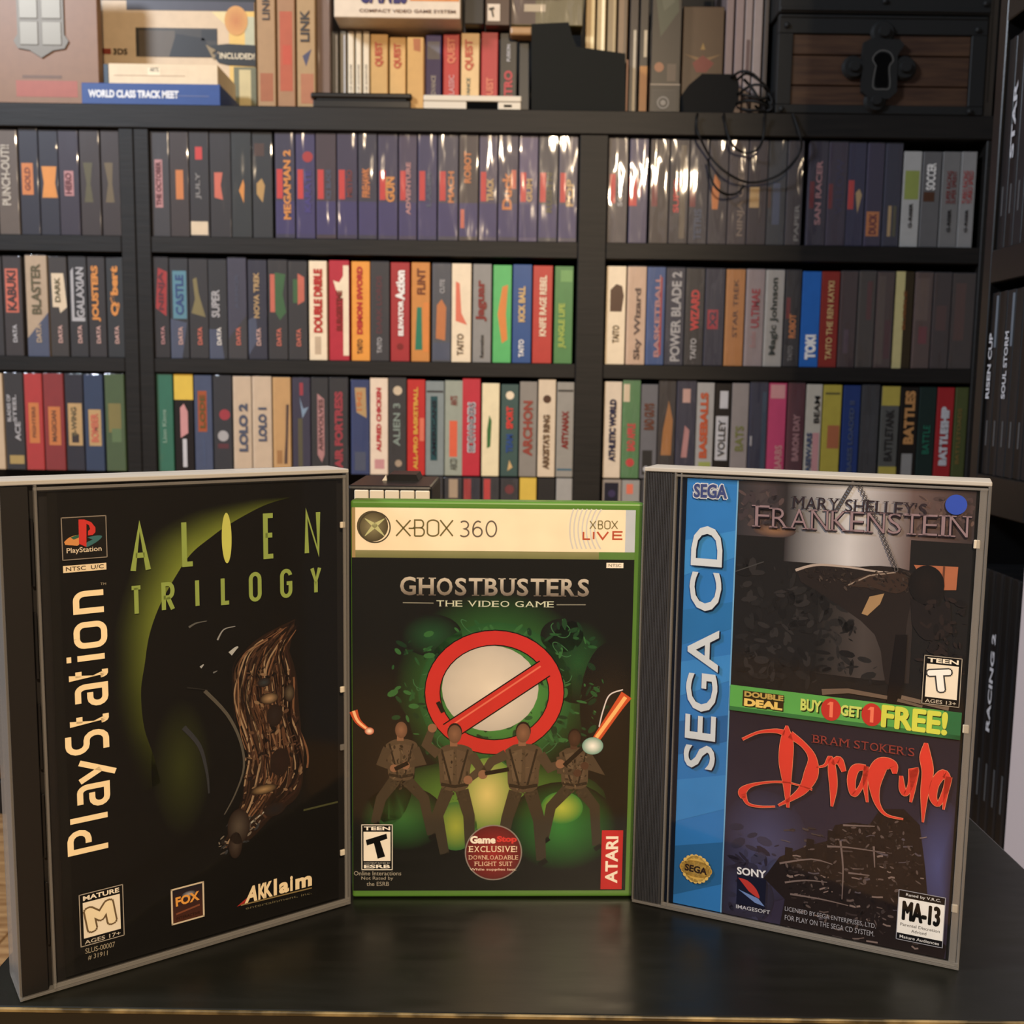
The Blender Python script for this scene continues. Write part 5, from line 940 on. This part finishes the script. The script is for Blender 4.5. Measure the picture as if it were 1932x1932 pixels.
for i,(a,b,c,ds_) in enumerate([(626,639,(110,108,104),'first grey slim case from the wrapped box'),(641,654,(136,124,100),'tan-grey slim case, second from the wrapped box'),(656,668,(226,214,190),'leftmost of three white slim cases'),(671,682,(228,216,192),'middle of three white slim cases'),(685,697,(228,214,188),'rightmost of three white slim cases')]):
    top_box('slim_case',a,b,58,1.95,.12,c,[T('LEGEND OF ADVENTURE',(70,64,58),.12,.6,.35,.65,.0)] if i>1 else [Rr('silver',.6,.05,.8,.95)],0,ds_+' on the top board','game case',gs,zb=ZB_)
gg='small game boxes on the top board'
Zg='QUEST'
for a,b,yt,c,els,Y_,ds_ in [(699,732,64,(206,166,98),[T(Zg,(190,84,50),.60,.9,.25,.75,.04)],1.95,'gold game box with red script, first right of white slim cases'),(735,766,70,(212,172,104),[T(Zg,(190,84,50),.60,.92,.25,.75,.04)],1.95,'gold game box with red script, second right of white slim cases'),
    (768,800,70,(208,164,92),[Pg((180,110,60),(.35,.98),(.8,.98),(.8,.80),(.4,.82))],1.915,'gold game box reaching lowest, beside the purple one'),(803,833,66,(70,56,126),[Rr((120,118,130),.1,.7,.9,.92),T('ADVANCE','silver',.22,.5,.35,.65,.02)],1.95,'purple game box with grey upper panel on the top board'),
    (836,867,64,(190,46,38),[T(Zg,(220,130,90),.64,.95,.25,.8,.04),T('CLASSIC','rose',.2,.5,.35,.7,.02)],1.95,'bright red game box between purple and cream ones'),(870,905,62,(224,190,134),[T(Zg,(196,84,50),.55,.92,.2,.7,.04),T('ADVANCE',(70,100,90),.12,.46,.3,.5,.02)],1.95,'cream game box with red and green script on top board'),
    (908,940,60,(184,44,50),[T(Zg,(214,120,90),.18,.46,.3,.8,.04)],1.95,'crimson game box beside the black one on top board'),(943,976,62,(46,44,42),[T('METRO','crimson',.08,.55,.25,.75,.04),T('FUSION','silver',.66,.86,.4,.6,.02)],1.95,'black game box with crimson capitals on the top board'),(979,1001,62,(36,42,48),[],1.955,'plain dark game box beside the charcoal cartridge-shaped box')]:
    top_box('game_box',a,b,yt,Y_,.12,c,els,0,ds_,'game box',gg)
# flat things lying in front
X0,X1=fx(586,190,1.905),fx(777,190,1.905)
r=empty('flat_case',((X0+X1)/2,1.905,ZB_)); tag(r,'flat black hinged case lying in front of slim cases','case'); hw=(X1-X0)/2
box('case_base',-hw+.004,hw-.002,0,.035,0,.014,M['blackplastic'],r,.002,seg=2); box('case_lid',-hw,hw,-.002,.037,.0165,.026,M['blackplastic'],r,.003,seg=2); box('hinge',-hw+.01,hw-.01,.001,.034,.0135,.017,M['rubber'],r,0)
X0,X1=fx(799,193,1.905),fx(984,193,1.905)
r=empty('handheld_console',((X0+X1)/2,1.905,ZB_)); tag(r,'flat cream handheld console lying in front of coloured game boxes','console'); hw=(X1-X0)/2
box('lower_shell',-hw,-hw*.12,0,.036,0,.0135,M['whiteplastic'],r,.001); box('lower_shell',hw*.52,hw-.001,0,.036,0,.0135,M['whiteplastic'],r,.001)
box('cartridge_slot',-hw*.12,hw*.52,.003,.036,0,.0125,M['hole'],r,0); box('upper_shell',-hw,hw,-.0005,.037,.0140,.0245,M['whiteplastic'],r,.002,seg=2); box('port',hw*.64,hw*.80,-.0006,.002,.005,.009,M['hole'],r,0)
# boxes lying across the small ones
zt = on_y(760,56,1.945).z
zt2 = max(on_y(900,60,1.95).z, on_y((908+940)/2,60,1.95).z, zt)+.003
r=top_box('game_box',630,869,0,1.895,.14,(222,206,184),[Rr((60,52,70),.03,.52,.15,.9),Rr((150,40,36),.05,.58,.13,.86),Rr((216,140,60),.60,.38,.99,.99),Pg((150,50,46),(.62,.56),(.95,.52),(.92,.42),(.65,.44))],0,'pale system box lying across the small game boxes','game box',zb=zt2,h=.075,ym=20)
P=Print(y=-.0014); w_=(fx(869,20,1.895)-fx(630,20,1.895)); P.text('GAMES',(-w_*.30,.023),(w_*.08,.023),.040,(52,44,110),.03); P.text('COMPACT VIDEO GAME SYSTEM',(-w_*.30,.0085),(w_*.46,.0085),.0055,(120,90,76),.02); P.build('title_lettering',M['card'],r)
for o in r.children:
    if o.name.startswith('body'): pass
top_box('game_box',876,913,0,1.92,.08,(34,32,34),[],0,'black upright box between pale system box and rating mark','game box',zb=zt2,h=.09,ym=30)
r=top_box('game_box',915,962,0,1.925,.08,(88,66,54),[Rr((220,204,184),.10,.08,.60,.40)],0,'brown box with a small white rating mark','game box',zb=zt2,h=.09,ym=30)
P=Print(y=-.0014); P.text('T',(-.012,.013),(-.003,.015),.016,(40,36,34),.05); P.build('rating_mark',M['card'],r)
r=top_box('blister_pack',964,1100,0,1.935,.05,(128,118,70),[Rr((96,70,50),0,.02,.34,.5),Rr((206,190,160),.18,.26,.48,.40)],1,'olive blister pack holding a dark gadget, above the charcoal box','package',zb=zt2+.004,h=.09,ym=30)
bm=bmesh.new(); boxbm(bm,-.052,.024,-.012,0,.046,.085,.008,2); obj('dark_gadget',bm,M['blackplastic'],r)
X=fx(988,50,1.91)
r=empty('wooden_block',(X,1.945,zt2-.016)); 
tag(r,'short tan rounded bar under the olive blister pack','bar'); box('body',-.024,.022,-.02,.02,0,.0155,M['card'],r,.004,(176,138,92),2)
# charcoal cartridge shaped box
pts=[(1003,45),(1073,42),(1079,66),(1088,88),(1180,101),(1180,211),(1003,208)]
X0=fx(1003,150,1.91); r=empty('dust_cover',(X0,1.91,ZB_)); tag(r,'charcoal stepped cover, taller at its left, on the top board','cover')
pp=[(on_y(a,b,1.91).x-X0, max(0,on_y(a,b,1.91).z-ZB_)) for a,b in pts]; pp[-1]=(pp[-1][0],0); pp[-2]=(pp[-2][0],0)
prism('cover_shell',pp,0,.035,plain('charcoal_card',(34,35,31),.75,.2,(60,.3,.001)),r)
prism('side_panel',[(pp[-2][0]+.0001,0),(pp[-2][0]+.003,0),(pp[-2][0]+.003,pp[-3][1]-.01),(pp[-2][0]+.0001,pp[-3][1]-.01)],0.001,.034,plain('tan_edge',(150,112,84),.6,.3),r)
# spines to the right of it
gb='tall spines behind the charcoal cover'
for i,(a,b,c,els,ds_) in enumerate([(1104,1122,(196,168,116),[Rr((244,228,180),.55,.0,.9,1)],'gold'),(1125,1142,(190,166,120),[Rr((250,236,196),.5,.0,.85,1)],'pale gold'),(1145,1162,(150,130,96),[Rr((180,160,120),.6,.0,.9,1)],'tan'),(1165,1183,(140,116,90),[Rr((110,92,72),.6,0,.9,1)],'brown-tan'),
    (1187,1204,(56,46,44),[Rr((190,180,160),.45,.0,.75,.5)],'dark, silver lower half,'),(1206,1223,(50,44,40),[Rr((190,176,150),.5,.35,.85,.5),Rr((176,120,40),.1,0,.95,.30)],'dark, gold foot,')]):
    top_box('book',a,b,0,1.955,.14,c,els,0,'%s tall spine, %s from left behind the charcoal cover'%(ds_,ORD[i]),'book',gb,h=.31)
r=top_box('game_case',1228,1285,0,1.93,.02,(48,42,36),[Pg((70,76,60),(.1,.7),(.8,.88),(.9,.6),(.3,.45)),Pg((88,92,76),(.2,.75),(.55,.8),(.75,.65),(.4,.6)),O((150,100,66),.28,.28,.16),Rr((90,76,66),.55,.2,.85,.3),Rr((160,146,130),0,.178,1,.184),Rr((34,33,36),.0,0,1,.178),Rr((60,58,60),.08,.02,.86,.15),Rr((40,40,44),.10,.025,.84,.145)],0,'dark picture case with round grey seal at its foot','game case',h=.30)
P=Print(y=-.0020); P.ring(-.003,.0225,.011,.011,.003,(120,118,116),1); P.ell(-.003,.0225,.005,.005,(130,126,122),2); P.build('round_seal',M['card'],r)
top_box('game_box',1287,1365,12,1.95,.08,(84,62,40),[Pg((130,100,60),(.05,.58),(.5,.54),(.95,.58),(.5,.5)),Pg((120,44,36),(.25,.5),(.5,.57),(.78,.5),(.6,.42),(.35,.42)),Pg((150,120,60),(.44,.62),(.5,.68),(.56,.62))],0,'brown game box with small red winged emblem, above the adapter','game box')
gp='pink-grey slim spines left of the chest'
for i,(a,b,c) in enumerate([(1368,1383,(140,122,120)),(1386,1402,(150,132,130)),(1404,1418,(160,144,140)),(1420,1437,(164,150,146)),(1440,1449,(92,84,80))]):
    top_box('slim_case',a,b,0,1.95,.12,c,[Rr((112,90,90),.25,.28,.75,.45)] if i==2 else [Rr((110,96,96),.2,.84,.7,.96)],0,'%s pink-grey slim spine left of the wooden chest'%ORD[i] if i<4 else 'dark grey slim spine touching the wooden chest','game case',gp,h=.31)
# power adapter with its cables
X0=fx(1287,180,1.905); pts=[(1288,176),(1300,160),(1325,139),(1388,140),(1394,156),(1394,190),(1382,207),(1290,211)]
r=empty('power_adapter',(X0,1.905,ZB_)); tag(r,'black power adapter with a tangled cable, on the top board','adapter')
pp=[(on_y(a,b,1.905).x-X0, max(0,on_y(a,b,1.905).z-ZB_)) for a,b in pts]; pp[-1]=(pp[-1][0],0); pp[-2]=(pp[-2][0],0)
prism('adapter_body',pp,0,.04,plain('matt_black_plastic',(22,22,22),.75,.2),r)
def cab(pts,Y=1.90,rr=.0024,dy=None):
    out=[]
    for k,p in enumerate(smooth([(min(u,1457),v) if Y>1.89 else (u,v) for u,v in pts],3)):
        y_=Y+(.006*math.sin(k*.9)); v=on_y(p[0],p[1],y_); out.append((v.x-X0,v.y-1.905,v.z-ZB_))
    return out
for pts in ([(1392,150),(1410,138),(1440,158),(1452,176),(1440,186),(1400,178)],[(1392,178),(1420,160),(1448,165),(1446,184),(1466,204),(1440,211),(1425,200)],[(1390,196),(1412,190),(1440,196),(1462,212),(1430,213),(1400,205)],[(1380,146),(1400,134),(1424,142),(1446,170),(1458,192),(1448,208)],[(1404,150),(1420,168),(1432,186),(1452,200)]):
    tube('cable',[(a,b,max(c,.003)) for a,b,c in cab(pts)],.0024,M['rubber'],r)
for pts in ([(1316,214),(1314,240),(1322,262),(1340,296),(1368,324),(1413,345),(1462,334),(1492,312),(1512,280),(1508,250),(1496,214)],[(1366,214),(1372,250),(1384,276),(1404,288),(1426,284),(1440,262),(1444,214)],[(1336,300),(1342,340),(1362,364),(1388,366),(1404,350)]):
    tube('cable',cab(pts,Y=1.886),.0021,M['rubber'],r)
# iron-bound chest
YC=1.90; 
def cxp(px,py): v=on_y(px,py,YC); return v.x,v.z
c0=fx(1466,120,YC); c1=fx(1858,120,YC); r=empty('storage_chest',((c0+c1)/2,YC,ZB_)); tag(r,'dark iron-bound toy chest with brown planks and big keyhole lock','chest'); hw=(c1-c0)/2; cm=(c0+c1)/2
CZ=lambda py:on_y(1657,py,YC).z-ZB_; CX=lambda px:fx(px,130,YC)-cm
zl=CZ(30)
box('body',-hw+.004,hw-.004,.006,.2,0,zl,M['metal'],r,.001)
zw0,zw1=CZ(200),CZ(66); xw0,xw1=CX(1493),CX(1829)
for k,(f0,f1) in enumerate(((0,.27),(.285,.70),(.715,1))): box('plank',xw0,xw1,.0,.008,zw0+(zw1-zw0)*f0,zw0+(zw1-zw0)*f1,M['chestwood'],r,.0012)
box('iron_band',-hw,hw,-.004,.01,zw1,zl,M['metal'],r,.001); box('iron_band',-hw,hw,-.004,.01,0,zw0,M['metal'],r,.001); box('iron_band',-hw,xw0,-.004,.01,zw0,zw1,M['metal'],r,.001); box('iron_band',xw1,hw,-.004,.01,zw0,zw1,M['metal'],r,.001)
box('band_ridge',-hw+.002,hw-.002,-.006,-.003,zl-.006,zl-.001,M['metal'],r,.001)
box('lid',-hw-.003,hw+.003,-.008,.2,zl+.001,zl+.10,M['metal'],r,.003,seg=2); box('lid_ridge',-hw,hw,-.011,-.007,zl+.004,zl+.010,M['metal'],r,.001)
for px,py in ((1480,52),(1838,56),(1476,210),(1832,212),(1660,6),(1848,8)):
    bm=bmesh.new(); bmesh.ops.create_uvsphere(bm,u_segments=10,v_segments=6,radius=.0052,matrix=Matrix.Translation((CX(px),-.005 if py>30 else -.009,max(CZ(py),.006)))); obj('rivet',bm,M['metal'],r,smooth=True)
# lock: plate and four round bosses, keyhole
def disc(name,cx,cz,rad,y0,y1,mat,par):
    bm=bmesh.new(); bmesh.ops.create_cone(bm,cap_ends=True,segments=24,radius1=rad,radius2=rad*.8,depth=abs(y1-y0),matrix=Matrix.Translation((cx,(y0+y1)/2,cz))@Matrix.Rotation(PI/2,4,'X')); return obj(name,bm,mat,par)
lp=[(1624,84),(1636,78),(1690,78),(1700,88),(1692,100),(1688,108),(1690,176),(1676,190),(1640,190),(1624,176),(1622,108)]
lk=prism('lock_plate',[(CX(a),CZ(b)) for a,b in lp],-.012,-.003,M['metal'],r)
for px,py,rd in ((1660,64,.0215),(1608,130,.0205),(1704,130,.0215),(1652,202,.0200)):
    cz_=max(CZ(py),.021); bs=disc('lock_boss',CX(px),cz_,rd,-.011,-.004,M['metal'],r); disc('boss_stud',CX(px),cz_,rd*.5,-.017,-.010,M['metal'],bs)
kh=prism('keyhole',[(CX(a),CZ(b)) for a,b in smooth([(1650,128),(1644,116),(1650,106),(1660,103),(1672,107),(1676,118),(1670,130),(1672,165),(1662,168),(1648,165),(1650,128)],3)],-.0128,-.0119,M['hole'],lk)
pk=[(CX(a),CZ(b)) for a,b in smooth([(1648,128),(1641,115),(1649,103),(1660,99),(1674,104),(1680,118),(1673,131),(1676,168),(1662,172),(1644,168),(1648,128)],3)]
P=Print(y=-.0124); P.line(pk,.0016,(110,108,104)); P.build('keyhole_rim',M['card'],lk)
top_box('book',1862,1879,0,1.93,.15,(120,116,110),[Rr((90,86,80),.3,.1,.5,.9)],0,'thin worn grey book between the chest and right wall rack','book',h=.31)

# ================================================================== SMALL BLACK BOX BEHIND THE GREEN CASE
Yk=.53; kx0,kx1=fx(655,925,Yk),fx(815,925,Yk); kz=on_y(740,918,Yk).z
r=empty('toy_keyboard',((kx0+kx1)/2,Yk,.0003)); tag(r,'black box with a row of cream keys, behind the green case','toy'); hw=(kx1-kx0)/2
box('body',-hw,hw,0,.062,0,kz,M['blackplastic'],r,.0015,seg=2)
kw=(fx(812,928,Yk)-fx(668,928,Yk))/5; k0=fx(668,928,Yk)-r.location.x
for k in range(5): box('key',k0+k*kw+.0003,k0+(k+1)*kw-.0003,-.0012,.0008,kz-.026,kz-.0022,M['whiteplastic'],r,.0004)
prism('raised_flap',[(-hw*.30,kz),(hw*.56,kz),(hw*.50,kz+.0035),(-hw*.18,kz+.0035)],.03,.055,M['blackplastic'],r)
prism('white_corner',[(-hw*.34,kz+.0002),(-hw*.22,kz+.0002),(-hw*.24,kz+.0034)],.028,.030,M['whiteplastic'],r)

# ================================================================== RACK AT THE RIGHT WALL
TX=fx(1869,560,1.0)
r=empty('media_rack',(TX+.08,.96,FLOORZ)); tag(r,'narrow black rack of thin cases along the right wall','shelf'); ro=Vector((-(TX+.08),-.96,-FLOORZ))
def rb(n,*a): return box(n,*a,M['blackplastic'],r,.001,loc=ro)
YA,YB=.9065,1.004
rb('side_panel',TX,TX+.16,YB,YB+.016,FLOORZ,1.15); rb('back_panel',TX+.155,TX+.16,YA,YB,FLOORZ,1.15)
zb_=[(.347,.378),(.1293,.166),(-.215,-.185),(.585,.615),(.83,.86)]
for a,b in zb_: rb('shelf_board',TX,TX+.154,YA,YB-.0002,a,b)
def rack_row(z0,h,rowl,texts,cols):
    n=6; w_=(YB-.001-YA-.001)/n
    for i in range(n):
        yc=YB-.001-w_*(i+.5); t=texts[i%len(texts)]; c=cols[i%len(cols)]
        els=[Rr((36,38,42),.66,.0,.95,1),Rr((84,86,88),.34,.16,.56,.30),Rr((110,120,130) if (i%2==0 and rowl=='second row') else (34,36,38),.66,.70,.95,.98)]  # pale upper bars put a highlight into the second-row spine colour
        if t: els.append(T(t,'silver',.42,.78,.12,.6,.03))
        o=spine_box('slim_case',-w_/2+.0004,w_/2-.0004,0,0,h,.13,c,els,0,'thin black case, %s from the far end, %s of the right rack'%(ORD[i],rowl),'game case','thin cases in the right rack')
        o.location=(TX+.003,yc,z0+.0002); o.rotation_euler=(0,0,-PI/2)
K=[(28,30,32),(20,20,22),(34,36,40)]
rack_row(.166,.172,'second row',['RISEN CUP','','SOUL STORM','','',''],K)
rack_row(-.185,.262,'lowest visible row',['FOR THE ZONE','','','RACING 2','',''],[(22,22,23),(26,25,26)])
rack_row(.378,.190,'third row',['','STAR','','RAID','',''],K)
rack_row(.615,.190,'top row',['','','','','',''],K)
